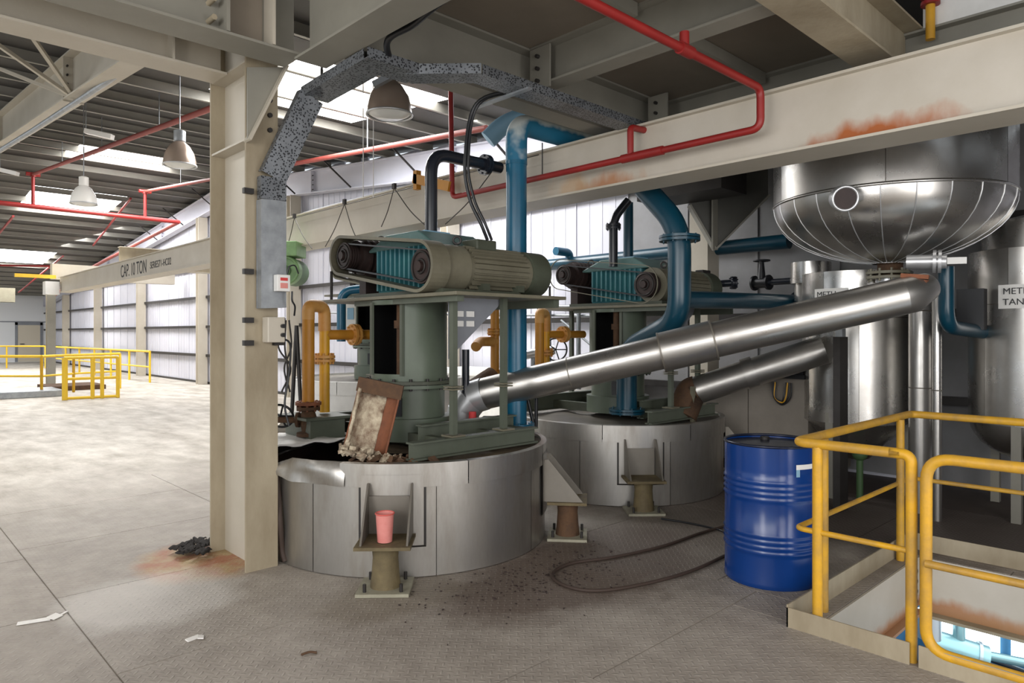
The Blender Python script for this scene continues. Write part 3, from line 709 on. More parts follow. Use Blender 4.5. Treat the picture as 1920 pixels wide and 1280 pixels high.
for k in range(90):
    p = base+rt*R.uniform(-0.16, 0.3)+fw*R.uniform(-0.03, 0.12)+Vector((0, 0, R.uniform(-0.01, 0.045)))
    m.cbox(p, (R.uniform(0.02, 0.06), R.uniform(0.015, 0.04), R.uniform(0.01, 0.03)), R.uniform(0, 3), R.uniform(-1, 1), R.uniform(-1, 1))
m.build('crumbled_lining', 'insulation', t, kind='stuff')
# pink cup on pedestal
p = Vector((CA[0]+1.29*math.cos(math.radians(228)), CA[1]+1.29*math.sin(math.radians(228)), 0.301))
t = thing('plastic_cup', 'pink plastic cup standing on the near tank support bracket', 'cup', p)
m = MB(); m.lathe(p, [(0.0001, 0.003), (0.045, 0.003), (0.055, 0.17), (0.060, 0.175), (0.056, 0.18), (0.051, 0.17), (0.04, 0.01)], 24); m.build('cup_body', 'pink', t)
m = MB(); m.torus(p+Vector((0, 0, 0.176)), (0, 0, 1), 0.057, 0.004); m.build('rim', 'pink_dark', t)
# white draped sheet on tank A rear-left
m = MB(); vs = []; fs = []
for i in range(12):
    for j in range(8):
        u = 2.22+i*0.055; v = 4.82+j*0.085; d = math.hypot(u-CA[0], v-CA[1]); z = 0.765+0.012*math.sin(i*1.3)*math.cos(j*1.7)
        if d > 1.10: z -= (d-1.10)*0.8
        vs.append((u, v, z))
for i in range(11):
    for j in range(7): fs.append((i*8+j, (i+1)*8+j, (i+1)*8+j+1, i*8+j+1))
m.add(vs, fs, True); o = m.build('insulation_sheet', 'white'); o.modifiers.new('s', 'SOLIDIFY').thickness = 0.012
tag(o, 'pale crumpled insulation sheet on the back left of the near tank', 'sheet')

# ================================================================== MIXER MACHINES
def machine(c, label, guard=True):
    t = thing('mixer_drive', label, 'machine', (c[0], c[1], 0.92)); cx, cy = c; dx = cx-CA[0]; dy = cy-CA[1]
    def P(u, v, z): return (u+dx, v+dy, z)
    r = 0.30
    m = MB(); m.lathe((cx, cy, 0), [(0.33, 0.76), (0.33, 0.93), (r-0.02, 0.93), (r-0.02, 1.16), (0.35, 1.16), (0.35, 1.185)], 40); m.build('lower_housing', 'machine_body', t)
    m = MB(); m.cbox((cx-0.235, cy-0.16, 1.02), (0.02, 0.09, 0.14), math.radians(34)); m.build('inspection_slot', 'black', t)
    m = MB(); m.lathe((cx, cy, 0), [(0.35, 1.19), (0.35, 1.215), (r, 1.215)], 40); m.build('flange_ring', 'olive_dark', t)
    q = MB(); bolts(q, (cx, cy, 1.19), (0, 0, 1), 0.33, 16, 0.012, 0.09); q.build('flange_bolt', 'iron', t, kind='stuff')
    m = MB(); lo, hi = math.radians(166), math.radians(224)
    m.lathe((cx, cy, 0), [(r, 1.215), (r, 1.27)], 48)
    m.lathe((cx, cy, 0), [(r, 1.27), (r, 1.80)], 48, skip=lambda a, rr, z: lo < a < hi)
    m.lathe((cx, cy, 0), [(r, 1.80), (r, 1.835)], 48)
    m.build('upper_housing', 'machine_body', t)
    m = MB(); m.lathe((cx, cy, 0), [(0.285, 1.22), (0.285, 1.83)], 48, skip=lambda a, rr, z: lo < a < hi); m.build('housing_dark', 'void', t)  # black inner sheet paints the dark inside of the opening
    m = MB(); m.cyl((cx-0.15, cy-0.1, 1.25), (cx-0.15, cy-0.1, 1.8), 0.035, 16); m.cyl((cx-0.15, cy-0.1, 1.62), (cx-0.15, cy-0.1, 1.68), 0.055, 16)
    m.build('coupling', 'rust', t)
    m = MB()
    for a in (lo, hi):
        p = Vector((cx+0.31*math.cos(a), cy+0.31*math.sin(a), 1.26)); m.bar(p, p+Vector((0, 0, 0.56)), 0.02, 0.03)
    m.build('opening_frame', 'olive', t)
    # platform
    x0, x1, y0, y1 = 2.95, 4.05, 3.63, 5.5
    m = MB(); m.box(x0+dx, x1+dx, y0+dy, y1+dy, 1.84, 1.865); m.build('platform_plate', 'olive_tan', t, bevel=0.003)
    m = MB(); m.box(x0+0.05+dx, x0+0.11+dx, y0+dy+0.05, y1+dy-0.5, 1.80, 1.84); m.build('platform_channel', 'olive', t); m = MB(); m.box(x1-0.09+dx, x1-0.03+dx, y0+dy+0.05, y1+dy-0.4, 1.78, 1.84); m.build('platform_channel', 'olive', t)
    for (u, v) in ((3.08, 3.82), (3.56, 3.82), (3.45, 5.42), (3.95, 5.42)):
        m = MB(); m.box(u-0.021+dx, u+0.021+dx, v-0.021+dy, v+0.021+dy, 0.86, 1.84); po = m.build('support_post', 'olive', t)
        m = MB(); m.box(u-0.05+dx, u+0.05+dx, v-0.05+dy, v+0.05+dy, 1.185, 1.195); m.build('joint_plate', 'olive_tan', po); m = MB(); m.box(u-0.05+dx, u+0.05+dx, v-0.05+dy, v+0.05+dy, 1.203, 1.213); m.build('joint_plate', 'olive_tan', po); m = MB(); m.box(u-0.06+dx, u+0.06+dx, v-0.06+dy, v+0.06+dy, 0.86, 0.872); m.build('base_plate', 'olive_tan', po)
    m = MB(); m.prism([P(3.07, 3.86, 1.835), P(3.58, 3.86, 1.835), P(3.54, 3.86, 1.78), P(3.07, 3.86, 1.40)], (0, 0.006, 0)); gp = m.build('gusset_sheet', 'sheet_grey', t)
    for (u, z) in ((3.13, 1.70), (3.23, 1.70), (3.13, 1.63), (3.23, 1.63)):
        m = MB(); m.box(u+dx, u+dx+0.07, 3.852+dy, 3.86+dy, z, z+0.04); m.build('label_plate', 'white', gp)
    # gearbox with cooling ribs
    gx0, gx1, gy0, gy1 = 3.13, 3.62, 4.20, 4.86
    m = MB(); m.box(gx0+dx, gx1+dx, gy0+dy, gy1+dy, 1.90, 2.26); gb = m.build('blower_casing', 'teal', t, bevel=0.02)
    m = MB()
    for k in range(10):
        yy = gy0+0.05+k*0.062+dy; m.box(gx0-0.03+dx, gx0+dx, yy, yy+0.02, 1.92, 2.24)
    m.build('cooling_fins', 'teal', gb)
    m = MB(); m.prism([P(3.12, 4.08, 2.24), P(3.12, 4.30, 2.36), P(3.12, 4.72, 2.36), P(3.12, 4.98, 2.26), P(3.12, 4.98, 2.24)], (0.56, 0, 0)); m.build('top_cover', 'teal_grey', t, bevel=0.015)
    m = MB(); m.box(3.25+dx, 3.5+dx, 4.38+dy, 4.62+dy, 2.36, 2.385); m.build('cover_plate', 'blue_tint', t, bevel=0.004)
    m = MB(); m.box(3.05+dx, 3.8+dx, 3.9+dy, 5.1+dy, 1.866, 1.90); m.build('base_frame', 'olive_dark', t)
    # far small blower end and motor
    fz, nz_, fy, ny = 2.22, 2.06, 5.12, 4.05
    m = MB(); m.cyl(P(3.08, fy, fz), P(3.62, fy, fz), 0.135, 24)
    for k in range(7): m.cyl(P(3.14+k*0.06, fy, fz), P(3.16+k*0.06, fy, fz), 0.155, 24)
    m.box(3.15+dx, 3.5+dx, fy-0.05+dy, fy+0.05+dy, 1.9, fz-0.1); m.build('blower_end', 'dark_brown', t)
    m = MB(); m.cyl(P(3.10, ny, nz_), P(3.30, ny, nz_), 0.175, 32); m.build('motor_bell', 'olive_tan', t, bevel=0.006)
    m = MB(); m.cyl(P(3.31, ny, nz_), P(3.95, ny, nz_), 0.155, 32)
    for k in range(26):
        a = 2*PI*k/26; d = Vector((0, math.cos(a), math.sin(a))); p = Vector(P(3.34, ny, nz_))+d*0.165; m.bar(p, p+Vector((0.56, 0, 0)), 0.008, 0.03, up=d)
    mo = m.build('motor', 'olive_tan', t)
    m = MB(); m.cyl(P(3.95, ny, nz_), P(4.14, ny, nz_), 0.18, 32); m.build('fan_cowl', 'olive_dark', mo)
    m = MB(); m.box(3.42+dx, 3.62+dx, ny-0.09+dy, ny+0.09+dy, nz_+0.15, nz_+0.23); m.build('terminal_box', 'olive_dark', mo, bevel=0.01)
    for uu in (3.42, 3.78):
        m = MB(); m.box(uu+dx, uu+0.07+dx, ny-0.16+dy, ny+0.16+dy, 1.9, 1.95); m.box(uu+dx, uu+0.07+dx, ny-0.05+dy, ny+0.05+dy, 1.94, 2.0); m.build('motor_foot', 'olive_dark', mo)
    m = MB(); m.torus(P(3.30, ny, nz_+0.215), (0.7, 0.7, 0), 0.028, 0.009); m.torus(P(3.2, 4.92, fz+0.13), (0.7, 0.7, 0), 0.03, 0.007); m.build('lifting_eye', 'iron', t)
    # pulleys and belts in the plane u = 2.98
    for (yy, zz, rr) in ((ny, nz_, 0.125), (fy, fz, 0.11)):
        m = MB()
        for k in range(4): m.cyl(P(2.97+k*0.022, yy, zz), P(2.985+k*0.022, yy, zz), rr, 32)
        m.cyl(P(2.975, yy, zz), P(3.09, yy, zz), rr-0.015, 32); m.cyl(P(2.94, yy, zz), P(3.05, yy, zz), 0.035, 16)
        pl = m.build('pulley', 'dark_brown', t)
        m = MB(); m.torus(P(2.967, yy, zz), (1, 0, 0), rr-0.02, 0.008); m.torus(P(2.965, yy, zz), (1, 0, 0), 0.05, 0.008); m.build('pulley_rim', 'iron', pl)
    A = Vector(P(2.98, ny, nz_)); B = Vector(P(2.98, fy, fz)); d = (B-A); L_ = d.length; e = d.normalized(); nn = Vector((0, -e.z, e.y))
    def stadium(ra, rb, x, n=18):
        al = math.asin((ra-rb)/L_); pts = []
        for k in range(n+1):
            a = PI/2+(-al) + (PI+2*al)*k/n; pts.append(A+(e*math.cos(a)+nn*math.sin(a))*ra)
        for k in range(n+1):
            a = -PI/2+al+(PI-2*al)*k/n; pts.append(B+(e*math.cos(a)+nn*math.sin(a))*rb)
        return [p+Vector((x, 0, 0)) for p in pts]
    def band(mb, ra, rb, th, x0_, x1_):
        o0, i0, o1, i1 = stadium(ra, rb, x0_), stadium(ra-th, rb-th, x0_), stadium(ra, rb, x1_), stadium(ra-th, rb-th, x1_); n = len(o0)
        fs = []
        for k in range(n):
            k2 = (k+1) % n
            fs += [(k, k2, n+k2, n+k), (2*n+k, 3*n+k, 3*n+k2, 2*n+k2), (k, 2*n+k, 2*n+k2, k2), (n+k, n+k2, 3*n+k2, 3*n+k)]
        mb.add(o0+i0+o1+i1, fs)
    m = MB(); band(m, 0.122, 0.107, 0.012, 0.0, 0.06); m.build('drive_belt', 'black', t)
    if guard:
        m = MB(); band(m, 0.19, 0.165, 0.024, -0.05, 0.11); m.build('belt_guard', 'olive_tan', t)
    else:
        m = MB(); band(m, 0.19, 0.165, 0.008, -0.06, -0.05); m.build('guard_frame', 'olive_tan', t)
    p = Vector(P(2.97, 5.2, 1.865)); MB().cyl(p+Vector((0, 0.12, 0)), p+Vector((0, 0.12, 0.24)), 0.012, 8).build('guard_stay', 'iron', t)
    return t
mA = machine(CA, 'near mixer drive with belt guard and teal blower on the torn tank')
mB = machine(CB, 'second mixer drive with bare pulleys on the intact tank', guard=False)
mC = copy_tree(mA); mC.location = (5.03, 7.75, 1.16); mC['label'] = 'third teal mixer drive, mostly hidden behind the near machine'

# ================================================================== PIPES
def pipe(name, label, pts, r, m_, rad=0.12, cat='pipe', fl=(), fm=None, n=18):
    t = thing(name, label, cat, Vector(pts[0])); q = MB(); q.tube(bend(pts, rad), r, n); q.build('pipe_run', m_, t)
    for (c, ax) in fl:
        q = MB(); c = Vector(c); a = Vector(ax).normalized(); flange(q, c-a*0.014, a, r*1.75); flange(q, c+a*0.014, a, r*1.75); bolts(q, c, a, r*1.45, 8, 0.008, 0.075); q.build('flange', fm or m_, t)
    return t
# blue pipe A
bx, by = 4.10, 4.24
t = pipe('blue_pipe', 'tall blue vertical pipe with dusty elbow rising from the near tank', [(bx, by, 0.80), (bx, by, 3.14)], 0.088, 'blue_pipe', fl=[((bx, by, 0.80), (0, 0, 1))], n=28)
q = MB(); q.tube(bend([(bx, by, 3.02), (bx, by, 3.36), (bx+0.95, by, 3.36)], 0.26, 10), 0.092, 28); q.build('elbow', 'blue_dust', t, label='dust-covered blue elbow')
q = MB(); q.tube([(bx, by, 3.0), (bx, by, 3.03)], 0.093, 28); q.build('weld_ring', 'blue_pipe', t)
p_ = PD(873, 655, 5.9); MB().cyl(p_, (p_.x, p_.y, 0.80), 0.032, 14).build('x', 'black_pipe').name = 'black_pipe'
tag(bpy.data.objects['black_pipe'], 'short upright black pipe seen under the grey gusset sheet', 'pipe')
q = MB(); q.tube(spline([PD(868, 790, 6.0), PD(872, 745, 6.0), PD(900, 722, 6.2), PD(925, 705, 6.3)], 6), 0.09, 18); tag(q.build('rusty_elbow', 'rust'), 'rusty bent pipe behind the near mixer posts', 'pipe')
q = MB(); q.lathe(PD(886, 792, 5.75), [(0.001, 0.09), (0.03, 0.09), (0.035, 0.0)], 16); tag(q.build('red_cap', 'ink_red'), 'small red cap on top of the near tank', 'cap')
q = MB(); q.cbox(PD(918, 792, 5.7), (0.1, 0.12, 0.1), 0.7); tag(q.build('small_box', 'sheet_grey', bevel=0.006), 'small grey box on the near tank beside the red cap', 'box')
# struts beside it
t = thing('pipe_strut', 'pair of thin black struts in a V at the foot of the tall blue pipe', 'strut', (4.3, 4.2, 0.75))
p0 = PD(1002, 802, 6.0)
MB().tube([p0, PD(983, 720, 6.0)], 0.016, 8).build('strut', 'black', t); MB().tube([p0+Vector((0.02, 0, 0)), PD(1006, 700, 6.0)], 0.016, 8).build('strut', 'black', t)
# blue pipe B
b0, b1, b2 = PD(1208, 352, 6.3), PD(1274, 425, 6.05), PD(1274, 600, 6.05); b3 = Vector((5.55, 4.18, 1.42)); b4 = Vector((5.55, 4.18, 0.8))
t = pipe('blue_pipe', 'crooked blue pipe with black flange coming down beside the second mixer', [b0, b1, b2, b3, b4], 0.1, 'blue_shaded', rad=0.22, fl=[(PD(1274, 447, 6.05), (0, 0, 1)), ((5.55, 4.18, 0.82), (0, 0, 1))], n=26)
# teal branch right
c0 = b2+Vector((0.05, 0, 0.18)); c1 = PV(1500, 566, c0.y)
t = pipe('branch_pipe', 'shaded blue horizontal branch pipe running right below the black gate valve', [c0, c1], 0.078, 'blue_shaded', n=22)
q = MB(); flange(q, c1-Vector((0.03, 0, 0)), (1, 0, 0), 0.12); q.build('end_cap', 'black_pipe', t)
# long blue pipe on rear wall
w0, w1 = PU(780, 516, 7.7), PU(1290, 472, 7.7)
t = pipe('blue_pipe', 'long thin blue pipe along the rear wall behind the second mixer', [PU(975, 502, 7.7), PU(1480, 452, 7.7)], 0.085, 'blue_shaded')
q = MB(); p = PU(1068, 494, 7.7); q.tube(bend([p+Vector((0, 0, -0.05)), p+Vector((-0.0, 0, 0.16)), p+Vector((-0.3, 0, 0.16))], 0.08), 0.06, 14); q.build('branch', 'blue_pipe', t)
p = PU(1170, 500, 6.35)
t = pipe('riser_pipe', 'shaded blue riser standing behind the second mixer blower', [PU(1178, 505, 6.3), PU(1178, 380, 6.3)], 0.055, 'blue_shaded')
# black pipes on mixers
def blackpipe(c, label, sh):
    dx = c[0]-CA[0]
    t = pipe('black_pipe', label, sh, 0.048 if dx == 0 else 0.04, 'black_pipe', rad=0.16, n=18)
    return t
t = pipe('black_pipe', 'glossy black pipe bending off the top of the near mixer blower', [(3.40, 4.5, 2.37), (3.40, 4.5, 3.03), (4.15, 4.5, 3.03)], 0.05, 'black_pipe', rad=0.17, fl=[((3.98, 4.5, 3.03), (1, 0, 0))], n=20)
t = pipe('black_pipe', 'angled black flanged pipe rising off the second mixer blower', [PD(1150, 500, 7.2), PD(1150, 410, 7.2), PD(1178, 375, 7.2)], 0.045, 'black_pipe', rad=0.1, fl=[(PD(1150, 425, 7.2), (0, 0, 1))])
# yellow pipes on tank A
y1, y2 = (2.64, 5.09), (2.83, 5.18)
def yellows(dx, label):
    t = thing('yellow_pipe', label, 'pipe', (y1[0]+dx, y1[1], 0.8)); A = Vector((y1[0]+dx, y1[1], 0)); B = Vector((y2[0]+dx, y2[1], 0))
    MB().tube([A+Vector((0, 0, 1.02)), A+Vector((0, 0, 1.70))], 0.048, 20).build('riser', 'ochre', t)
    MB().tube(bend([A+Vector((0, 0, 1.69)), A+Vector((0, 0, 1.80)), B+Vector((0, 0, 1.80)), B+Vector((0, 0, 1.6))], 0.08, 6), 0.05, 20).build('elbow', 'ochre_pale', t)
    MB().tube([B+Vector((0, 0, 0.94)), B+Vector((0, 0, 1.74))], 0.042, 20).build('downpipe', 'yellow', t)
    q = MB(); flange(q, B+Vector((0, 0, 1.36)), (0, 0, 1), 0.085); flange(q, B+Vector((0, 0, 1.39)), (0, 0, 1), 0.085); bolts(q, B+Vector((0, 0, 1.375)), (0, 0, 1), 0.068, 8, 0.009, 0.09); q.build('flange', 'ochre_pale', t)
    MB().tube([B+Vector((0, 0, 1.57)), B+Vector((0.62, 0, 1.57))], 0.042, 18).build('branch', 'ochre', t)
    q = MB(); c = B+Vector((0.26, -0.0, 1.57)); flange(q, c, (1, 0, 0), 0.09); flange(q, c+Vector((0.035, 0, 0)), (1, 0, 0), 0.09); bolts(q, c+Vector((0.017, 0, 0)), (1, 0, 0), 0.072, 8, 0.009, 0.09); q.build('flange', 'ochre_pale', t)
    return t
yellows(0, 'near yellow pipe loop with round flanges on the back of the torn tank')
yellows(2.62, 'second yellow pipe loop, right of the tall blue pipe')
p = PV(928, 600, 5.3)
t = pipe('yellow_pipe', 'yellow vertical pipe between mixer posts left of the tall blue pipe', [PV(928, 745, 5.3), PV(928, 575, 5.3)], 0.045, 'ochre', fl=[(PV(928, 622, 5.3), (0, 0, 1)), (PV(928, 700, 5.3), (0, 0, 1))])
MB().tube(bend([PV(928, 640, 5.3), PV(900, 640, 5.3), PV(892, 650, 5.2)], 0.05), 0.05, 14).build('branch', 'ochre_pale', t)
# rusty gate valve with handwheel under near yellow pipe
def handwheel(mb, c, axis, R_, spokes=5, r=0.01):
    ax = Vector(axis).normalized(); mb.torus(c, ax, R_, r); up = Vector((0, 0, 1)) if abs(ax.z) < 0.9 else Vector((1, 0, 0)); x = ax.cross(up).normalized(); y = ax.cross(x)
    for k in range(spokes):
        a = 2*PI*k/spokes; mb.tube([Vector(c), Vector(c)+(x*math.cos(a)+y*math.sin(a))*R_], r*0.8, 6)
t = thing('gate_valve', 'rusty gate valve under the near yellow pipe with a black spoked handwheel', 'valve', (2.64, 5.09, 0.77))
A = Vector((2.64, 5.09, 0))
q = MB(); q.lathe(A, [(0.09, 0.775), (0.09, 0.80), (0.05, 0.81), (0.062, 0.87), (0.062, 0.93), (0.05, 0.97), (0.09, 0.98), (0.09, 1.005)], 24); q.build('valve_body', 'rust', t)
q = MB(); flange(q, A+Vector((0, 0, 1.03)), (0, 0, 1), 0.1, 0.025); bolts(q, A+Vector((0, 0, 1.01)), (0, 0, 1), 0.08, 8, 0.01, 0.08); q.build('flange', 'rust_orange', t)
hd = Vector((-0.723, 0.69, 0)); q = MB(); q.tube([A+Vector((0, 0, 0.9)), A+hd*0.24+Vector((0, 0, 0.9))], 0.025, 10); flange(q, A+hd*0.08+Vector((0, 0, 0.9)), hd, 0.06); q.build('bonnet', 'rust', t)
q = MB(); handwheel(q, A+hd*0.22+Vector((0, 0, 0.93)), (0.55, 0.6, 0.35), 0.1); q.build('handwheel', 'black', t)
t = thing('gate_valve', 'small distant chrome valve with handwheel right of the tall blue pipe', 'valve', PD(1030, 660, 8.8))
q = MB(); handwheel(q, PD(1042, 655, 8.8), (0.7, 0.7, 0), 0.14); q.build('handwheel', 'black', t)
q = MB(); q.tube([PD(985, 665, 8.9), PD(1040, 655, 8.9)], 0.06, 12); flange(q, PD(1010, 660, 8.9), (0.7, -0.7, 0), 0.12); flange(q, PD(1022, 658, 8.9), (0.7, -0.7, 0), 0.12); q.build('valve_body', 'light_metal', t); p_ = PD(1000, 662, 8.9); MB().cyl((p_.x, p_.y, 0), p_, 0.03, 10).build('stand', 'galv', t)

# sprinkler / red pipes ---------------------------------------------------
ru, rz = 4.42, 2.95
def onG(px, py): return PU(px, py, ru)
pA = onG(845, 165); pB = onG(848, 368); pC = onG(1182, 292); pD = onG(1392, 250); pE = onG(1426, 236); pF = onG(1428, 165)
pB.z = pC.z = pD.z = rz; pG = Vector((0.4, pF.y, pF.z))
t = thing('sprinkler_pipe', 'red sprinkler pipe running along the crane girder and up under the deck', 'pipe', (ru, 4, rz))
MB().tube(bend([pA, Vector((ru, pB.y, rz)), Vector((ru, pE.y, rz)), Vector((ru, pE.y, pF.z)), Vector((0.3, pE.y, pF.z))], 0.07), 0.026, 14).build('pipe_run', 'red', t)
MB().tube(bend([Vector((ru, pC.y, rz)), Vector((ru, pC.y, rz+0.235)), Vector((ru+0.5, pC.y, rz+0.27))], 0.04), 0.026, 14).build('branch', 'red', t)
q = MB(); q.cyl((ru, pC.y-0.3, rz), (ru, pC.y+0.08, rz), 0.034); q.build('coupling', 'red', t); q = MB(); q.cyl((ru-0.85, pE.y, pF.z), (ru-0.97, pE.y, pF.z), 0.036); q.build('coupling', 'red', t)
MB().cyl((ru-0.92, pE.y, pF.z), (ru-0.92, pE.y, pF.z+0.1), 0.028).build('sprinkler_stub', 'red', t)
MB().cyl((ru, pC.y+0.95, rz), (ru, pC.y+0.95, rz+0.3), 0.006, 6).build('hanger_rod', 'iron', t)
def roofpipe(label, u, v0, z0, v1, z1, drop, r=0.04, m_='red_pale'):
    t = thing('sprinkler_pipe', label, 'pipe', (u, v0, z0)); pts = [(u, v0, z0), (u, v1, z1)]
    MB().tube(pts, r, 12).build('pipe_run', m_, t)
    if drop:
        MB().tube([(u, v1, z1), (u, v1, z1-drop)], r, 10).build('drop_pipe', 'red', t); q = MB(); q.cyl((u, v1, z1-0.06), (u, v1, z1+0.04), r*1.6); q.cyl((u-0.15, v1, z1), (u+0.15, v1, z1), r*1.2); q.build('tee', 'red', t)
    n = int(abs(v1-v0)/2.6)
    for k in range(1, n):
        v = v0+(v1-v0)*k/n; z = z0+(z1-z0)*k/n; MB().cyl((u, v, z), (u, v, roofz(v)), 0.008, 6).build('hanger_rod', 'galv', t)
a_, b_ = PU(395, 205, 3.4), PU(62, 327, 3.4)
roofpipe('upper pale red sprinkler pipe under the roof left of the main column', 3.4, a_.y-1.2, a_.z-0.1, b_.y, b_.z, 0.75)
a_, b_ = PU(912, 240, 5.9), PU(272, 359, 5.9)
roofpipe('long pale red sprinkler pipe passing behind the main column to the mixer', 5.9, a_.y, a_.z, b_.y, b_.z, 0.72)
mv = b_.y
t = thing('sprinkler_main', 'dark red sprinkler main crossing below the far roof', 'pipe', (4, mv, 4.7))
e0, e1 = PV(-40, 376, mv), PV(335, 416, mv); e2 = PU(165, 505, e1.x); e3 = PU(95, 560, e1.x)
MB().tube(bend([e0, e1], 0.1), 0.06, 12).build('main_run', 'red', t); MB().tube([e1, e2, e3], 0.055, 12).build('return_run', 'red_pale', t)
for (px0, py0, px1, py1, uu, nm) in ((245, 372, 175, 460, 4.6, 'thin red branch pipe beyond the ridge'), (118, 480, 30, 560, 6.0, 'lowest thin red branch pipe near the end wall'), (25, 405, -20, 460, 2.6, 'thin red branch pipe at the left edge')):
    a_, b_ = PU(px0, py0, uu), PU(px1, py1, uu)
    if nm.startswith('lowest'): a_ = PD(118, 480, 27); b_ = PD(35, 548, 33)
    else: a_ = PD(px0, py0, 21); b_ = PD(px1, py1, 25 if px1 < 0 else 27)
    q = MB(); q.tube([a_, b_], 0.035, 8); tag(q.build('sprinkler_branch', 'red'), nm, 'pipe')
q = MB(); q.tube([PD(-20, 497, 26), PD(105, 499, 26)], 0.04, 8); tag(q.build('sprinkler_branch', 'red'), 'level dark red pipe before the end wall', 'pipe')

# big steel pipe from vessel to tank A ---------------------------------
s0 = Vector((3.93, 4.45, 1.07)); s1 = PD(1722, 548, 5.15)
d = (s1-s0).normalized(); sm0 = PD(1290, 660, 5.6)
t = thing('steel_duct', 'large shiny insulated pipe sloping from the round-bottomed vessel to the near tank', 'pipe', s0)
def onl(k): return s0+(s1-s0)*k
q = MB(); q.tube([onl(0.0), onl(0.22), onl(0.5)], 0.135, 36); q.build('pipe_length', 'steel', t)
q = MB(); q.tube([onl(0.5), onl(0.97)], 0.14, 36); q.build('pipe_length', 'steel', t)
q = MB(); q.tube([onl(0.44), onl(0.565)], 0.158, 36); q.build('sleeve', 'steel', t)
q = MB(); 
for (ka, kb, kr) in ((0.44, 0.444, 0.162), (0.561, 0.565, 0.162), (0.22, 0.223, 0.137)): q = MB(); q.tube([onl(ka), onl(kb)], kr, 36); q.build('seam_band', 'steel_dull', t)
pts = [onl(0.955), onl(0.985), s1+d*0.07+Vector((0.10, 0.04, 0.03))]
q = MB(); q.tube(pts, [0.14, 0.14, 0.105], 36); q.build('elbow', 'steel', t)
# lobster-back elbow down to tank A
prev = onl(0.0); segs = [(prev, prev-d*0.12+Vector((0, 0, -0.01))), (prev-d*0.11+Vector((0, 0, -0.01)), prev-d*0.2+Vector((0, 0, -0.1))), (prev-d*0.19+Vector((0, 0, -0.09)), prev-d*0.23+Vector((0, 0, -0.25)))]
for a_, b_ in segs: MB().tube([a_, b_], 0.14, 32).build('elbow_segment', 'light_metal', t)
# second steel pipe (to tank B)
t = thing('steel_duct', 'second insulated pipe lower behind the large one, reaching the intact tank', 'pipe', (6.4, 4.3, 1.2))
z0 = PD(1295, 735, 7.1); z1 = PD(1545, 655, 6.7)
MB().tube([z0, z1], 0.14, 32).build('pipe_length', 'steel', t); MB().tube([z0+(z1-z0)*0.42, z0+(z1-z0)*0.5], 0.158, 32).build('sleeve', 'steel', t)
MB().tube(bend([z0+(z1-z0)*0.05, z0, z0+Vector((-0.14, 0.02, -0.24))], 0.1), 0.15, 28).build('elbow', 'rust', t)
q = MB(); q.cbox(z0+Vector((-0.12, -0.1, -0.18)), (0.04, 0.04, 0.5)); q.build('support_leg', 'olive_tan', t)

# ================================================================== ROUND-BOTTOMED VESSEL
vc = Vector((6.48, 2.11, 0)); vr = 0.92
t = thing('round_bottom_vessel', 'large shiny steel vessel with a dished bottom hanging upper right', 'vessel', vc+Vector((0, 0, 2.2)))
for k in range(6):
    a0 = 2*PI*k/6+0.3; MB().lathe(vc, [(vr, 2.715), (vr, 3.70)], 12, a0+0.003, a0+2*PI/6-0.003).build('shell_plate', 'vessel_steel', t)
MB().lathe(vc, [(vr-0.01, 2.69), (vr-0.01, 3.69)], 60).build('inner_shell', 'steel_dull', t)
q = MB(); q.torus(vc+Vector((0, 0, 2.70)), (0, 0, 1), vr, 0.012, 72, 8); q.build('knuckle_ring', 'vessel_steel', t)
prof = [(vr*math.cos(a), 2.70-0.52*math.sin(a)) for a in [PI/2*i/12 for i in range(12)]]+[(0.12, 2.178)]
NG = 24
for k in range(NG):
    a0 = 2*PI*k/NG; q = MB(); g = 0.0035
    q.lathe(vc, prof, 4, a0+g, a0+2*PI/NG-g, sharp=False); q.build('dish_gore', 'vessel_steel', t)
    q = MB(); q.tube([vc+Vector(((r_+0.002)*math.cos(a0), (r_+0.002)*math.sin(a0), z_)) for r_, z_ in prof], 0.0042, 5); q.build('gore_seam', 'light_metal', t)
q = MB(); q.lathe(vc, [(r_-0.008 if r_ > 0.15 else r_, z_+0.008) for r_, z_ in prof], 60, sharp=False); q.build('dish_lining', 'steel_dull', t)
pn = PD(1585, 372, 5.25); nd = Vector((-0.78, -0.5, -0.2)).normalized()
q = MB(); q.tube([pn-nd*0.12, pn], 0.095, 28); nz2 = q.build('nozzle', 'light_metal', t)
q = MB(); q.torus(pn, nd, 0.088, 0.012); q.build('nozzle_ring', 'light_metal', nz2)
q = MB(); q.cyl(pn-nd*0.02, pn+nd*0.006, 0.078, 24); q.build('nozzle_cap', 'dark_brown', nz2)
MB().cyl(vc+Vector((0.06, 0, 2.06)), vc+Vector((0.06, 0, 2.2)), 0.10, 24).build('outlet', 'rust', t)
q = MB(); flange(q, vc+Vector((0, 0, 2.10)), (0, 0, 1), 0.17); flange(q, vc+Vector((0, 0, 2.06)), (0, 0, 1), 0.17); bolts(q, vc+Vector((0, 0, 2.08)), (0, 0, 1), 0.145, 10, 0.011, 0.11); q.build('outlet_flange', 'olive_tan', t)
MB().cyl(vc+Vector((0, 0, 1.86)), vc+Vector((0, 0, 2.05)), 0.09, 24).build('outlet_spool', 'light_metal', t)
t = thing('support_leg', 'cream steel leg at the right side of the round-bottomed vessel', 'column', (6.9, 1.0, 2.7))
p = PD(1888, 300, 5.7); MB().box(p.x-0.04, p.x+0.04, p.y-0.04, p.y+0.04, 2.66, 3.7).build('post', 'cream', t)
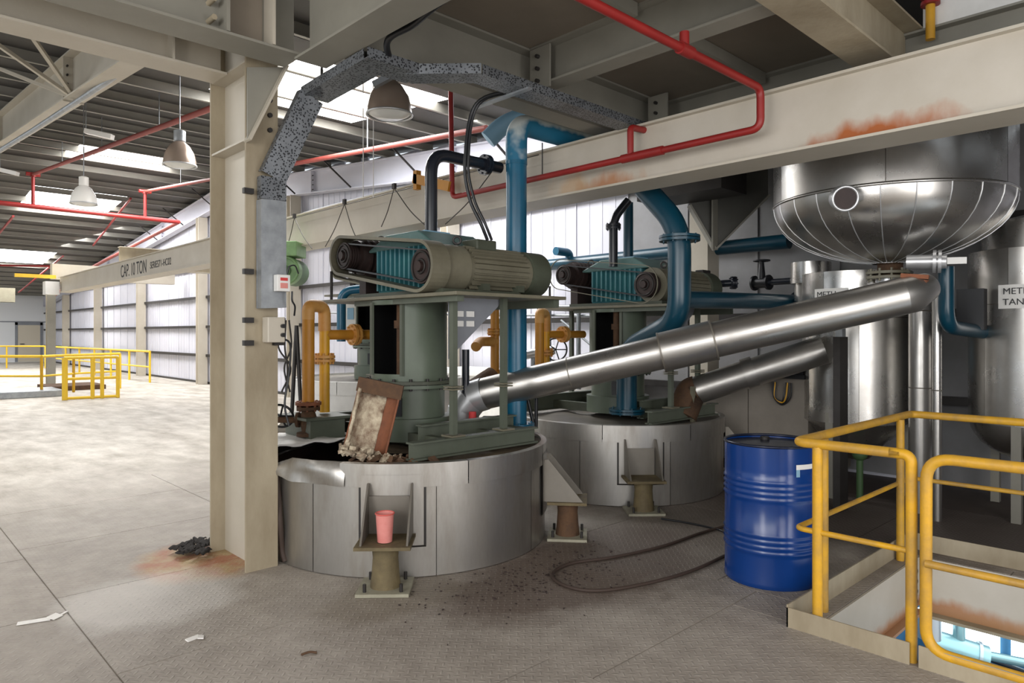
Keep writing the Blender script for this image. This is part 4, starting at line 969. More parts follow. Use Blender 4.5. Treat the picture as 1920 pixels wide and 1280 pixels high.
# outlet valve assembly
t = thing('outlet_valve', 'white and grey valve assembly right under the round-bottomed vessel', 'valve', PD(1740, 490, 5.4))
q = MB(); q.tube([PD(1700, 491, 5.5), PD(1775, 490, 5.35)], 0.055, 18); q.build('valve_body', 'light_metal', t)
q = MB(); ax = (PD(1810, 489, 5.3)-PD(1700, 491, 5.5)).normalized(); flange(q, PD(1752, 490, 5.4), ax, 0.09); flange(q, PD(1762, 490, 5.39), ax, 0.09); q.build('flange', 'light_metal', t)
q = MB(); q.bar(PD(1775, 489, 5.35), PD(1812, 488, 5.3), 0.03, 0.05); q.build('lever', 'white', t)
q = MB(); q.bar(PD(1690, 517, 5.2), PD(1742, 520, 5.1), 0.12, 0.03); q.bar(PD(1705, 525, 5.2), PD(1742, 528, 5.1), 0.1, 0.02); q.build('bracket', 'rust_orange', t)
# blue drop pipe right
t = pipe('blue_pipe', 'short shaded blue drop pipe with elbow right of the vessel outlet', [PD(1774, 500, 5.6), PD(1774, 612, 5.6), PD(1860, 625, 6.2)], 0.058, 'blue_shaded', rad=0.16, fl=[])
q = MB(); q.cbox(PD(1822, 580, 6.0), (0.12, 0.2, 0.35)); q.build('valve_box', 'black', t)

# vertical stainless tanks ---------------------------------------------
def vtank(c, r, z0, z1, label, txt_px, cone):
    t = thing('storage_tank', label, 'tank', (c[0], c[1], z0-0.2)); c = Vector((c[0], c[1], 0)); n = 6
    seams = [z0, (z0+z1)/2+0.28, z1]
    for j in range(2):
        for k in range(n):
            a0 = 2*PI*k/n+0.4+j*0.4; MB().lathe(c, [(r, seams[j]+0.003), (r, seams[j+1]-0.003)], 10, a0+0.004, a0+2*PI/n-0.004).build('cladding_panel', 'vessel_steel', t)
    MB().lathe(c, [(r-0.006, z0), (r-0.006, z1), (0.01, z1)], 48).build('inner_shell', 'steel_dull', t)
    if cone: q = MB(); q.lathe(c, [(r-0.01, z0), (0.12, z0-0.38), (0.0001, z0-0.38)], 40); q.build('cone_bottom', 'vessel_steel', t)
    else: q = MB(); q.lathe(c, [(max((r-0.01)*math.cos(a), 0.0001), z0-0.34*math.sin(a)) for a in [PI/2*i/8 for i in range(9)]], 40, sharp=False); q.build('dished_bottom', 'vessel_steel', t)
    for k in range(3):
        a = 2*PI*k/3+0.9; p = c+Vector((r*0.93*math.cos(a), r*0.93*math.sin(a), 0)); MB().box(p.x-0.035, p.x+0.035, p.y-0.035, p.y+0.035, 0, z0+0.1).build('tank_leg', 'cream_shade', t)
    return t
T1 = PD(1605, 600, 7.0); T2 = PD(1948, 600, 6.1)
t1 = vtank((T1.x, T1.y), 0.50, 0.72, 2.18, 'tall stainless tank with cone bottom behind the sloping pipe', None, True)
t2 = vtank((T2.x, T2.y), 0.52, 0.80, 2.30, 'tall stainless tank cut by the right edge of the picture', None, False)
q = MB(); q.lathe((T2.x, T2.y, 0), [(0.42, 2.3), (0.42, 2.55), (0.1, 2.62)], 32); q.build('top_drum', 'vessel_steel', t2)
def label_on(t, c, r, px, py, lines, w_=0.34, h_=0.2):
    p = PD(px, py, 6); dx_, dy_ = p.x, p.y
    # point on the tank facing the aisle
    o = Vector((0, 0, 0)); dd = Vector((dx_, dy_, 0)).normalized(); cc = Vector((c.x, c.y, 0)); b = dd.dot(cc); disc = b*b-(cc.length_squared-r*r)
    s_ = b-math.sqrt(max(disc, 0)); hit = dd*s_; z = EYE+(625-py)/FPX*(s_*(dd.x*FU+dd.y*FV)); n_ = (hit-cc).normalized(); ang = math.atan2(n_.y, n_.x)
    q = MB(); q.lathe((c.x, c.y, 0), [(r+0.004, z-h_/2), (r+0.004, z+h_/2)], 8, ang-w_/2/r, ang+w_/2/r); lp = q.build('name_label', 'white', t)
    for i, ln in enumerate(lines):
        p = Vector((c.x, c.y, 0))+n_*(r+0.006); tx = Vector((-n_.y, n_.x, 0))
        text(ln, 0.075, 'ink', lp, Vector((p.x, p.y, z+0.02-i*0.09))-tx*0.13, (PI/2, 0, ang+PI/2))
label_on(t1, T1, 0.50, 1556, 560, ['METH', 'TANK'])
label_on(t2, T2, 0.52, 1915, 555, ['METH', 'TANK'])
t = thing('steel_post', 'dark grey flat steel post standing in front of the cone-bottomed tank', 'post', PZ(1576, 905, 0))
p = PD(1576, 700, 6.25); MB().box(p.x-0.09, p.x+0.09, p.y-0.03, p.y+0.03, 0, 1.55).build('channel', 'iron', t); MB().box(p.x-0.04, p.x+0.04, p.y-0.03, p.y+0.03, 1.55, 1.66).build('head_bracket', 'galv', t)
p = PD(1726, 700, 6.2); t = thing('steel_pipe', 'thicker of two upright stainless pipes right of the cone-bottomed tank', 'pipe', (p.x, p.y, 0))
MB().cyl((p.x, p.y, 0.0), (p.x, p.y, 1.86), 0.095, 26).build('pipe_run', 'steel', t); q = MB(); q.torus((p.x, p.y, 1.78), (0, 0, 1), 0.095, 0.006); q.torus((p.x, p.y, 1.1), (0, 0, 1), 0.095, 0.005); q.build('seam', 'steel_dull', t)
p = PD(1757, 700, 5.9); t = thing('steel_pipe', 'thinner of two upright stainless pipes right of the cone-bottomed tank', 'pipe', (p.x, p.y, 0))
MB().cyl((p.x, p.y, 0.0), (p.x, p.y, 1.98), 0.036, 20).build('pipe_run', 'steel', t); q = MB(); q.torus((p.x, p.y, 1.1), (0, 0, 1), 0.037, 0.005); q.build('seam', 'steel_dull', t)
p = PD(1520, 500, 7.3); t = thing('vent_pipe', 'wide short steel vent pipe with collar left of the vessel bottom', 'pipe', (p.x, p.y, 2.0))
q = MB(); q.cyl((p.x, p.y, 1.9), (p.x, p.y, 2.22), 0.16, 24); q.build('pipe_run', 'vessel_steel', t); q = MB(); q.cyl((p.x, p.y, 2.1), (p.x, p.y, 2.32), 0.2, 24); q.build('collar', 'vessel_steel', t)
# beige insulated box vessel behind
t = thing('insulated_tank', 'grey-beige panelled box tank behind the blue drum', 'tank', (7.5, 3.8, 0))
for i, (a, b) in enumerate(((3.02, 3.66), (3.67, 4.30))): MB().box(7.0, 7.03, a, b, 0.12, 1.12).build('side_panel', 'panel_beige', t)
MB().box(7.03, 8.1, 3.02, 4.3, 0.1, 1.11).build('tank_body', 'panel_beige', t)
for vv in (3.1, 4.15): MB().box(7.05, 7.13, vv, vv+0.08, 0, 0.12).build('tank_leg', 'iron', t)
t = thing('cable_coil', 'hanging loops of black and yellow cable on the box tank edge', 'cable', (6.98, 3.3, 1.1))
pc = PU(1466, 735, 6.95)
for k in range(4):
    q = MB(); q.tube(spline([pc+Vector((0, 0.1-k*0.015, 0.1)), pc+Vector((-0.01*k, 0.09-k*0.012, -0.05)), pc+Vector((0, 0.0, -0.13+k*0.012)), pc+Vector((-0.01*k, -0.09+k*0.02, -0.05)), pc+Vector((0, -0.1+k*0.02, 0.1))], 6), 0.007, 6); q.build('cable_loop', 'yellow' if k == 2 else 'black', t)
t = thing('cable_bracket', 'dark bracket and junction box sitting on the box tank', 'bracket', (7.0, 3.2, 1.12))
q = MB(); q.box(6.93, 7.1, 3.03, 3.6, 1.121, 1.16); q.build('arm', 'black', t); q = MB(); q.box(6.98, 7.12, 3.06, 3.2, 1.16, 1.36); q.build('upright', 'black', t)
q = MB(); q.box(6.96, 7.1, 3.22, 3.36, 1.16, 1.34); q.build('junction_box', 'galv', t)
q = MB(); q.box(8.15, 8.2, 2.6, 3.35, 1.15, 1.55); tag(q.build('blue_board', 'blue_tint'), 'small pale blue board on the wall above the box tank', 'board')
t = thing('drain_valve', 'small dark green drain valve low behind the blue drum and rail', 'valve', PD(1612, 900, 6.6))
p_ = PD(1612, 850, 6.6); MB().cyl((p_.x, p_.y, 0), (p_.x, p_.y, p_.z), 0.03, 12).build('standpipe', 'green_dark', t); MB().sphere((p_.x, p_.y, p_.z), 0.07, 14).build('valve_body', 'green_dark', t)
# black gate valve
t = thing('gate_valve', 'black gate valve with small handwheel before the grey wall', 'valve', PD(1428, 530, 7.9))
c = PD(1428, 530, 7.9); ax = (PD(1505, 525, 7.5)-c).normalized()
q = MB(); q.tube([c-ax*0.08, c+ax*0.08], 0.06, 16); flange(q, c-ax*0.09, ax, 0.085); flange(q, c+ax*0.09, ax, 0.085); q.tube([c, c+Vector((0, 0, 0.24))], [0.05, 0.025], 12); q.build('valve_body', 'black', t)
q = MB(); handwheel(q, c+Vector((0, 0, 0.25)), (0, 0, 1), 0.085, 4); q.build('handwheel', 'black', t)
q = MB(); q.tube([c+ax*0.1, c+ax*0.48], 0.036, 14); q.build('pipe_run', 'black_pipe', t)
t = pipe('black_pipe', 'short black pipe stub left of the black gate valve', [PD(1305, 545, 7.7), PD(1345, 532, 7.7), PD(1382, 530, 7.6)], 0.04, 'black_pipe', rad=0.1, fl=[(PD(1375, 530, 7.6), (0.7, -0.7, 0))])
q = MB(); q.cbox(PD(1318, 517, 7.6), (0.16, 0.1, 0.12)); tag(q.build('switch_box', 'iron', bevel=0.01), 'small dark grey switch box above the black pipe stub', 'box')

# ================================================================== COLUMN EQUIPMENT, CABLE TRAY
t = thing('cable_tray', 'galvanised perforated cable tray climbing the main column and crossing overhead', 'cable tray', (2.2, 4.45, 1.75))
W_ = 0.17
def tray_seg(a, b, side, mtl='tray', lid=False, w_=W_, nm='tray_section'):
    a, b = Vector(a), Vector(b); tdir = (b-a).normalized(); s = Vector(side).normalized(); nrm = tdir.cross(s).normalized()
    q = MB(); th = 0.004
    def slab(o, wv, hv):
        vs = []
        for p in (a, b):
            for (i, j) in ((-1, -1), (1, -1), (1, 1), (-1, 1)): vs.append(p+o+wv*i/2+hv*j/2)
        q.add(vs, [(0, 3, 2, 1), (4, 5, 6, 7), (0, 1, 5, 4), (1, 2, 6, 5), (2, 3, 7, 6), (3, 0, 4, 7)])
    slab(Vector((0, 0, 0)), s*w_, nrm*th)
    slab(s*w_/2+nrm*0.03, s*th, nrm*0.065); slab(-s*w_/2+nrm*0.03, s*th, nrm*0.065)
    q.build(nm, mtl, t)
    if lid:
        q = MB(); slab(nrm*0.066, s*(w_+0.01), nrm*th); q.build('tray_cover', 'galv', t)
P0 = Vector((2.065, 4.46, 1.75)); P1 = Vector((2.065, 4.46, 2.62)); P2 = Vector((2.31, 4.40, 3.20))
tray_seg(P0+Vector((0, 0, 0)), P0+Vector((0, 0, 0.72)), (0.999, 0.0, 0.05), 'galv', True, nm='tray_section')
tray_seg(P0+Vector((0, 0, 0.72)), P1, (1, 0, 0))
tray_seg(P1, P2, (0.93, 0, -0.37))
tray_seg(P2+Vector((0.04, 0.04, 0.0)), (2.36, 3.66, 3.235), (1, 0, 0), w_=0.2)
tray_seg((2.26, 3.72, 3.235), (2.68, 3.72, 3.235), (0, 1, 0), w_=0.2)
tray_seg((2.64, 3.74, 3.233), (2.98, 3.40, 3.233), (0.71, 0.71, 0), w_=0.17)
tray_seg((2.94, 3.43, 3.235), (4.90, 3.43, 3.235), (0, 1, 0), w_=0.16)
for (uu) in (3.3, 4.85): MB().box(uu, uu+0.04, 3.3, 3.85, 3.218, 3.231).build('tray_bracket', 'galv', t)
MB().cyl((2.36, 4.36, 3.2), (2.36, 4.36, 3.5), 0.008, 6).build('hanger_rod', 'iron', t)
MB().cyl((2.33, 4.3, 3.2), (2.33, 4.3, 3.5), 0.008, 6).build('hanger_rod', 'iron', t)
t = thing('emergency_box', 'small grey box with red label on the tray of the main column', 'box', (2.14, 4.38, 1.86))
MB().box(2.06, 2.15, 4.395, 4.455, 1.86, 1.97).build('box_body', 'white', t, bevel=0.004); MB().box(2.08, 2.13, 4.391, 4.395, 1.93, 1.95).build('red_label', 'ink_red', t); MB().box(2.08, 2.13, 4.391, 4.395, 1.88, 1.915).build('text_label', 'pink', t)
q = MB(); q.tube(spline([(2.145, 4.36, 1.86), (2.145, 4.36, 1.80), (2.17, 4.37, 1.76), (2.18, 4.4, 1.7)], 6), 0.006, 6); q.tube(spline([(2.11, 4.36, 1.97), (2.12, 4.35, 2.02), (2.16, 4.35, 2.03), (2.19, 4.36, 1.98)], 6), 0.005, 6); q.build('lead', 'black', t)
t = thing('switch_box', 'grey switch box with two black buttons on the main column flange', 'box', (2.06, 4.44, 1.52))
MB().box(2.02, 2.14, 4.45, 4.54, 1.52, 1.69).build('box_body', 'cream', t, bevel=0.006)
for z in (1.57, 1.63): MB().cyl((2.12, 4.45, z), (2.12, 4.425, z), 0.014, 14).build('button', 'black', t)
q = MB(); q.tube(spline([(2.14, 4.5, 1.55), (2.2, 4.5, 1.5), (2.2, 4.52, 1.3), (2.17, 4.52, 1.1), (2.19, 4.5, 0.95)], 8), 0.007, 6); q.build('cable', 'black', t)
q = MB(); q.tube(spline([(2.14, 4.62, 0.86), (2.16, 4.6, 0.5), (2.15, 4.55, 0.3), (2.17, 4.56, 0.1), (2.18, 4.53, 0.02)], 8), 0.02, 8); tag(q.build('hose', 'hose'), 'rough dark hose squeezed between main column and near tank', 'hose')
# overhead black cable and droppers
q = MB(); q.tube(spline([PD(1000, -110, 3.5), PD(832, 0, 3.8), PD(775, 46, 4.0), PD(727, 76, 4.15), (2.5, 3.72, 3.27)], 8), 0.02, 10); tag(q.build('cable', 'black'), 'thick black cable dropping from the deck onto the cable tray', 'cable')
for k, o in enumerate((0, 0.05)):
    q = MB(); pts = [Vector((3.35+o, 3.4, 3.26)), PD(893+k*5, 195, 5.0), PD(872+k*6, 300, 5.0), PD(880+k*8, 370, 5.0), PD(902+k*8, 420, 5.0), PD(914+k*8, 450, 5.05)]
    q.tube(spline(pts, 8), 0.011 if k else 0.013, 8); tag(q.build('motor_cable', 'black'), ['left one of two black cables curving down from tray to near motor', 'right one of two black cables curving down from tray to near motor'][k], 'cable')
# festoon wires along the girder
t = thing('festoon_line', 'thin crane festoon wire hanging in loops along the girder', 'cable', (4.4, 7, 2.9))
F = [(537, 465, 552, 408), (552, 408, 585, 466), (610, 462, 646, 382), (646, 382, 672, 455), (715, 425, 739, 352), (739, 352, 800, 425), (835, 420, 925, 318)]
for (a, b, c_, d_) in F:
    p, q_ = PU(a, b, 4.42), PU(c_, d_, 4.42); mid = (p+q_)/2+Vector((0, 0.0, -0.04)); q = MB(); q.tube(spline([p, mid, q_], 6), 0.006, 6); q.build('wire_loop', 'wire', t)
q = MB(); q.tube([PU(525, 415, 4.44), PU(1010, 290, 4.44)], 0.005, 6); q.build('track_wire', 'wire', t)
for (a, b) in ((552, 405), (646, 378), (739, 349)): q = MB(); q.cbox(PU(a, b, 4.42), (0.03, 0.05, 0.06)); q.build('wire_clip', 'iron', t)
# green hoist motor
c = PU(540, 508, 4.42); fwd = Vector((-FU, -FV, 0)); HS = c.y*0+1.3
t = thing('hoist_motor', 'light green hoist motor with round fan cowl right of the main column', 'motor', c)
q = MB(); q.tube([c-fwd*0.35, c+fwd*0.02], 0.19, 24); q.build('motor_body', 'green_dark', t); q = MB(); q.tube([c, c+fwd*0.12], 0.2, 28, cap=False); q.torus(c+fwd*0.12, fwd, 0.18, 0.02); q.build('fan_cowl', 'green_motor', t)
q = MB(); q.cyl(c+fwd*0.07, c+fwd*0.08, 0.17, 24); q.build('fan_plate', 'green_motor', t); q = MB(); q.cyl(c+fwd*0.08, c+fwd*0.10, 0.07, 12); q.build('fan_hub', 'green_dark', t)
q = MB(); q.cbox(c+Vector((0, 0, 0.29)), (0.38, 0.38, 0.2), math.radians(43)); q.build('gear_case', 'green_motor', t, bevel=0.01)
q = MB(); q.bar(PU(527, 462, 4.5), PU(527, 505, 4.5), 0.06, 0.06); q.build('bracket', 'green_motor', t)
q = MB(); q.tube(spline([PD(915, 262, 7.4), PD(945, 235, 7.4), PD(990, 218, 7.4), PD(1030, 222, 7.4)], 6), 0.1, 16); tag(q.build('vent_duct', 'blue_tint'), 'pale blue curved duct just behind the top of the tall blue pipe', 'duct')
# yellow-brown bracket on girder
q = MB(); q.bar(PU(778, 335, 4.4), PU(845, 350, 4.4), 0.06, 0.1); q.cbox(PU(782, 338, 4.4), (0.06, 0.06, 0.2)); tag(q.build('bracket', 'ochre'), 'small ochre steel bracket on the girder left of the red riser', 'bracket')
# two thin pendant rods
for k, px in enumerate((681, 700)):
    q = MB(); p_ = PD(px, 225, 7.5); q.cyl((p_.x, p_.y, roofz(p_.y)-0.02), PD(px, 370, 7.5), 0.005, 6); tag(q.build('pendant_rod', 'white'), ['left', 'right'][k]+' one of two thin white rods hanging below the near lamp', 'rod')
# ================================================================== LAMPS
def lamp(c, R_, label, hw, mt):
    t = thing('highbay_lamp', label, 'lamp', c, 'high-bay lamps under the roof'); c = Vector(c)
    m = MB(); m.lathe(c, [(R_, 0), (R_*0.98, R_*0.3), (R_*0.86, R_*0.8), (R_*0.6, R_*1.25), (R_*0.32, R_*1.5)], 32, sharp=False); m.build('reflector', mt, t)
    m = MB(); m.torus(c, (0, 0, 1), R_, R_*0.05); m.build('rim', 'light_metal', t)
    m = MB(); m.lathe(c, [(R_*0.97, 0.01), (R_*0.6, -R_*0.12), (0.001, -R_*0.16)], 32, sharp=False); m.build('lens', 'lens', t)
    m = MB(); m.lathe(c, [(R_*0.32, R_*1.5), (R_*0.36, R_*1.55), (R_*0.36, R_*2.2), (R_*0.15, R_*2.3), (0.001, R_*2.3)], 20); m.build('gear_housing', hw, t)
    m = MB(); m.cyl(c+Vector((0, 0, R_*2.3)), (c.x, c.y, roofz(c.y)-0.1), 0.008, 6); m.build('hanger_rod', 'galv', t)
lamp(PD(730, 215, 6.2), 0.2, 'nearest high-bay lamp, brownish, hanging below the bright skylight', 'galv', 'lamp_glass')
lamp(PD(337, 310, 9.0), 0.2, 'middle high-bay lamp, amber tinted, just left of the main column', 'galv', 'lamp_glass')
lamp(PD(157, 382, 11.6), 0.2, 'farthest high-bay lamp, white, toward the upper left', 'lamp_white', 'lamp_white')
q = MB(); q.bar(PD(700, 160, 5.9), PD(765, 125, 5.9), 0.06, 0.05); tag(q.build('tray_strut', 'galv'), 'galvanised strut crossing above the nearest high-bay lamp', 'strut')
for i, (a, b, c_, d_, D_) in enumerate(((161, 246, 211, 257, 10.5), (0, 318, 33, 326, 13))):
    p, q_ = PD(a, b, D_), PD(c_, d_, D_); t = thing('tube_light', ['white tube light fitting hanging upper left below a purlin', 'white tube light fitting at the left edge of the picture'][i], 'lamp', (p+q_)/2, 'tube lights under the roof')
    MB().bar(p, q_, 0.1, 0.07).build('fitting', 'lamp_white', t); m_ = (p+q_)/2; MB().cyl((p.x, p.y, p.z), (p.x, p.y, roofz(p.y)-0.1), 0.006, 6).build('hanger_rod', 'galv', t)
# conduit along first rafter
p, q_ = PD(60, 245, 9.5), PD(255, 118, 7.0)
q = MB(); q.tube([PD(-30, 300, 11), p, q_], 0.03, 10); tag(q.build('conduit', 'galv'), 'grey conduit running beside the upper left rafter', 'conduit')

# ================================================================== DRUM
dc = Vector((4.37, 2.13, 0)); R_ = 0.292
t = thing('oil_drum', 'blue ribbed steel drum beside the yellow guardrail', 'drum', dc)
prof = [(R_-0.006, 0.0), (R_, 0.012), (R_-0.004, 0.03)]
for (z0_) in (0.25, 0.58):
    prof.append((R_-0.004, z0_-0.06))
    for k in range(4):
        zz = z0_-0.04+k*0.035; prof += [(R_-0.004, zz), (R_+0.004, zz+0.01), (R_-0.004, zz+0.02)]
prof[-1:] = [prof[-1]]
prof += [(R_-0.004, 0.72), (R_-0.004, 0.875)]
q = MB(); q.lathe(dc, prof, 64, sharp=False); q.build('drum_shell', 'blue_drum', t)
q = MB(); q.torus(dc+Vector((0, 0, 0.88)), (0, 0, 1), R_-0.004, 0.009, 64, 8); q.build('top_chime', 'drum_top', t)
q = MB(); q.lathe(dc, [(0.0001, 0.865), (R_-0.01, 0.865)], 48); q.build('drum_head', 'drum_top', t)
q = MB(); q.lathe(dc, [(R_+0.001, 0.745), (R_+0.001, 0.775)], 10, math.radians(236), math.radians(262)); q.build('white_sticker', 'paper', t)
q = MB(); q.lathe(dc, [(R_+0.001, 0.70), (R_+0.001, 0.745)], 4, math.radians(236), math.radians(241)); q.build('blue_sticker', 'blue_tint', t)
q = MB(); q.cyl(dc+Vector((0.12, 0.1, 0.866)), dc+Vector((0.12, 0.1, 0.885)), 0.03, 16); q.build('bung', 'iron', t)

# ================================================================== HATCH
t = thing('hatch_curb', 'cream toe board and beam lining around the floor opening', 'curb', (4.6, 0.5, 0))
ku0, kv1, ku1 = 3.67, 1.70, 5.68
MB().box(ku0, ku0+0.008, 1.10, kv1, 0.0, 0.105).build('toe_board', 'cream_dirty', t); MB().box(ku0, ku0+0.008, -1.7, 1.06, 0.0, 0.105).build('toe_board', 'cream_dirty', t)
MB().box(ku0, ku1, kv1-0.008, kv1, 0.0, 0.12).build('toe_board', 'cream_dirty', t); MB().box(ku1-0.008, ku1, -1.7, kv1, 0.0, 0.12).build('toe_board', 'cream_dirty', t)
MB().box(HU1-0.02, HU1-0.004, HV0, HV1-0.02, -0.37, -0.002).build('lining_beam', 'hatch_paint', t); MB().box(HU1-0.1, HU1+0.1, HV0, HV1-0.02, -0.39, -0.37).build('lining_flange', 'cream_dirty', t)
MB().box(HU0, HU1-0.02, HV1-0.018, HV1-0.004, -0.34, -0.002).build('lining_beam', 'hatch_paint', t); MB().box(HU0, HU1-0.1, HV1-0.07, HV1+0.1, -0.36, -0.34).build('lining_flange', 'hatch_paint', t)
MB().box(HU0+0.004, HU0+0.018, HV0, HV1-0.02, -0.34, -0.002).build('lining_beam', 'cream_dirty', t)
q = MB()
for k in range(4): q.cyl((HU1-0.14, HV1-0.018, -0.07-k*0.07), (HU1-0.14, HV1-0.04, -0.07-k*0.07), 0.016, 8)
q.build('bolt_group', 'iron', t, kind='stuff')

def rail_tube(pts, rad, r, nm, t, m_='yellow_worn'):
    q = MB(); q.tube(bend(pts, rad) if len(pts) > 2 else pts, r, 14); return q.build(nm, m_, t)
RR = 0.026
t = thing('guardrail', 'yellow tubular corner guardrail around the floor opening next to the drum', 'railing', (3.72, 1.66, 0))
fu, lv, bu = 3.72, 1.65, 5.60
rail_tube([(fu, 1.15, 0.995), (fu, lv+0.02, 0.995), (bu, lv+0.02, 0.995), (bu, -1.5, 0.995)], 0.06, RR, 'top_rail', t)
rail_tube([(fu, 1.12, 0.53), (fu, lv+0.02, 0.53), (bu, lv+0.02, 0.53), (bu, -1.5, 0.53)], 0.05, 0.015, 'mid_rail', t)
for (u_, v_, z0_) in ((fu, 1.555, 0.0), (4.03, lv, 0.0), (5.32, lv, 0.0), (bu, 0.72, 0.0), (bu, -0.6, 0.0)):
    rail_tube([(u_, v_, z0_), (u_, v_, 0.98)], 0, RR, 'post', t, 'yellow_worn')
rail_tube([(fu, 1.2, 0.995), (fu, 1.105, 0.995), (fu, 1.105, 0.0)], 0.06, RR, 'end_post', t)
t = thing('guardrail_gate', 'yellow tube gate section with rounded corners at lower right of the opening', 'railing', (3.65, 0.6, 0.05))
rail_tube([(fu-0.02, 0.4, 0.995), (fu-0.02, 1.035, 0.995), (fu-0.03, 1.035, 0.085), (fu-0.03, -0.5, 0.085), (fu-0.02, -0.5, 0.995), (fu-0.02, 0.4, 0.995)], 0.11, RR, 'gate_frame', t, 'yellow_worn')
rail_tube([(fu-0.05, 1.03, 0.50), (fu-0.05, -0.5, 0.50)], 0, 0.018, 'mid_rail', t)

# level below, seen through the opening
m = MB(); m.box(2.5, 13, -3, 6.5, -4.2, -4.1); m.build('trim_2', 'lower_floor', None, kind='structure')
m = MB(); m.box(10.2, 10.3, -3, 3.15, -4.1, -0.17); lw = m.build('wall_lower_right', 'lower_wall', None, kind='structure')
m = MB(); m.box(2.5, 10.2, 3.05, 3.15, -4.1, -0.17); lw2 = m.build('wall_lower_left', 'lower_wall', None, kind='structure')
for (v0_, v1_) in ((2.05, 2.75), (1.25, 1.93), (0.4, 1.1)):
    m = MB(); m.box(10.15, 10.2, v0_, v1_, -2.33, -2.03); wn = m.build('window_pane', 'lower_window', lw)
m = MB(); m.box(7.9, 9.4, 3.0, 3.05, -1.93, -1.85); m.build('window_pane', 'lower_window', lw2); m = MB(); m.box(9.42, 10.0, 3.0, 3.05, -2.1, -1.85); m.build('window_pane', 'lower_window', lw2)
va, vb = PD(1748, 1205, 7.6), PD(1850, 1238, 7.4)
t = thing('lower_vessel', 'pale horizontal vessel on the level below, seen through the opening', 'vessel', (va+vb)/2)
q = MB(); q.tube([va, vb], 0.15, 28); q.build('vessel_body', 'lower_vessel', t); q = MB(); q.tube([vb-(vb-va)*0.2, vb-(vb-va)*0.14], 0.17, 28); q.build('ring', 'light_metal', t)
m_ = (va+vb)/2
q = MB(); q.cyl((m_.x, m_.y, m_.z+0.14), (m_.x, m_.y, m_.z+0.4), 0.06, 16); q.build('nozzle', 'lower_vessel', t)
for p in (va+(vb-va)*0.2, va+(vb-va)*0.8): q = MB(); q.box(p.x-0.05, p.x+0.05, p.y-0.05, p.y+0.05, -4.1, p.z-0.1); q.build('saddle', 'blue_tint', t)
for k, (a, b, c_) in enumerate(((PD(1700, 1180, 8.6), PD(1930, 1262, 8.2), 0.03), (PD(1780, 1262, 7.0), PD(1930, 1290, 6.8), 0.1), (PD(1850, 1228, 7.8), PD(1960, 1250, 7.6), 0.05))):
    q = MB(); q.cyl(a, b, c_, 14); tag(q.build('lower_pipe', 'lower_vessel' if k else 'black_pipe'), ['thin dark', 'thick pale', 'slender pale'][k]+' pipe on the level below the opening', 'pipe')
q = MB(); q.cyl(PD(1742, 1165, 6.5)+Vector((0, 0, -0.15)), PD(1742, 1165, 6.5)+Vector((0, 0, 0.1)), 0.1, 20); tag(q.build('lower_duct', 'light_metal'), 'short upright steel duct just beneath the opening edge', 'duct')
for k in range(3): 
    p = PD(1648+k*22, 1182-k*4, 8.4); q = MB(); q.cyl((p.x, p.y, -4.1), (p.x, p.y, -2.2-0.1*k), 0.03, 8); tag(q.build('lower_post', 'blue_tint'), ['leftmost', 'middle', 'rightmost'][k]+' of three thin posts on the level below, left corner of the opening', 'post')

# ================================================================== FAR YELLOW RAILS
def frail(label, pts, posts, h=1.0, mid=0.5, r=0.035, tm='yellow_far', grp=None):
    t = thing('far_guardrail', label, 'railing', Vector(pts[0])); pts = [Vector((p[0], p[1], 0)) for p in pts]
    for a, b in zip(pts[:-1], pts[1:]):
        MB().tube([a+Vector((0, 0, h)), b+Vector((0, 0, h))], r, 8).build('top_rail', tm, t); MB().tube([a+Vector((0, 0, mid)), b+Vector((0, 0, mid))], r*0.75, 8).build('mid_rail', tm, t)
        n = max(1, round((b-a).length/posts))
        for k in range(n+1): p = a+(b-a)*k/n; MB().tube([p, p+Vector((0, 0, h))], r, 8).build('post', tm, t)
g0, g1, g2 = PZ(-60, 755, 0), PZ(78, 742, 0), PZ(120, 750, 0)
frail('nearer yellow guardrail at the left edge around the far floor opening', [PZ(-80, 742, 0), PZ(78, 742, 0)], 1.6)
f0, f1, f2 = PZ(120, 750, 0), PZ(221, 745, 0), PZ(140, 735, 0)
t = thing('far_guardrail', 'yellow gate-like rail panel with bottom bar standing in the middle of the hall, left', 'railing', f0)
for z in (0.04, 0.5, 1.0): MB().tube([f0+Vector((0, 0, z)), f1+Vector((0, 0, z))], 0.035, 8).build('rail', 'yellow_far', t)
for k in (0, 0.03, 0.52, 0.7, 1.0): p = f0+(f1-f0)*k; MB().tube([p, p+Vector((0, 0, 1.0))], 0.045, 8).build('post', 'yellow_far', t)
frail('yellow return rail behind the gate-like panel', [PZ(78, 742, 0), PZ(138, 735, 0), PZ(225, 728, 0)], 1.3)
frail('long pale yellow guardrail before the white gable wall', [PZ(281, 717, 0), PZ(100, 693, 0)], 1.9)
frail('distant yellow guardrail before the end wall door', [PZ(85, 690, 0), PZ(-60, 690, 0)], 1.5)
q = MB(); q.box(2.6, 4.0, 20.6, 22.0, -0.005, 0.16); tag(q.build('stored_pallet', 'galv', bevel=0.02), 'low grey crate lying behind the yellow rail at the left edge', 'crate')
q = MB(); q.box(4.0, 5.4, 22.5, 24.0, -0.005, 0.12); tag(q.build('stored_board', 'rust'), 'low brown board stack beyond the yellow rails', 'boards')
q = MB(); q.cbox(PD(2, 553, 30), (0.9, 0.7, 0.6)); tag(q.build('air_unit', 'olive_tan'), 'grey air unit hanging near the roof at the far left', 'air unit')
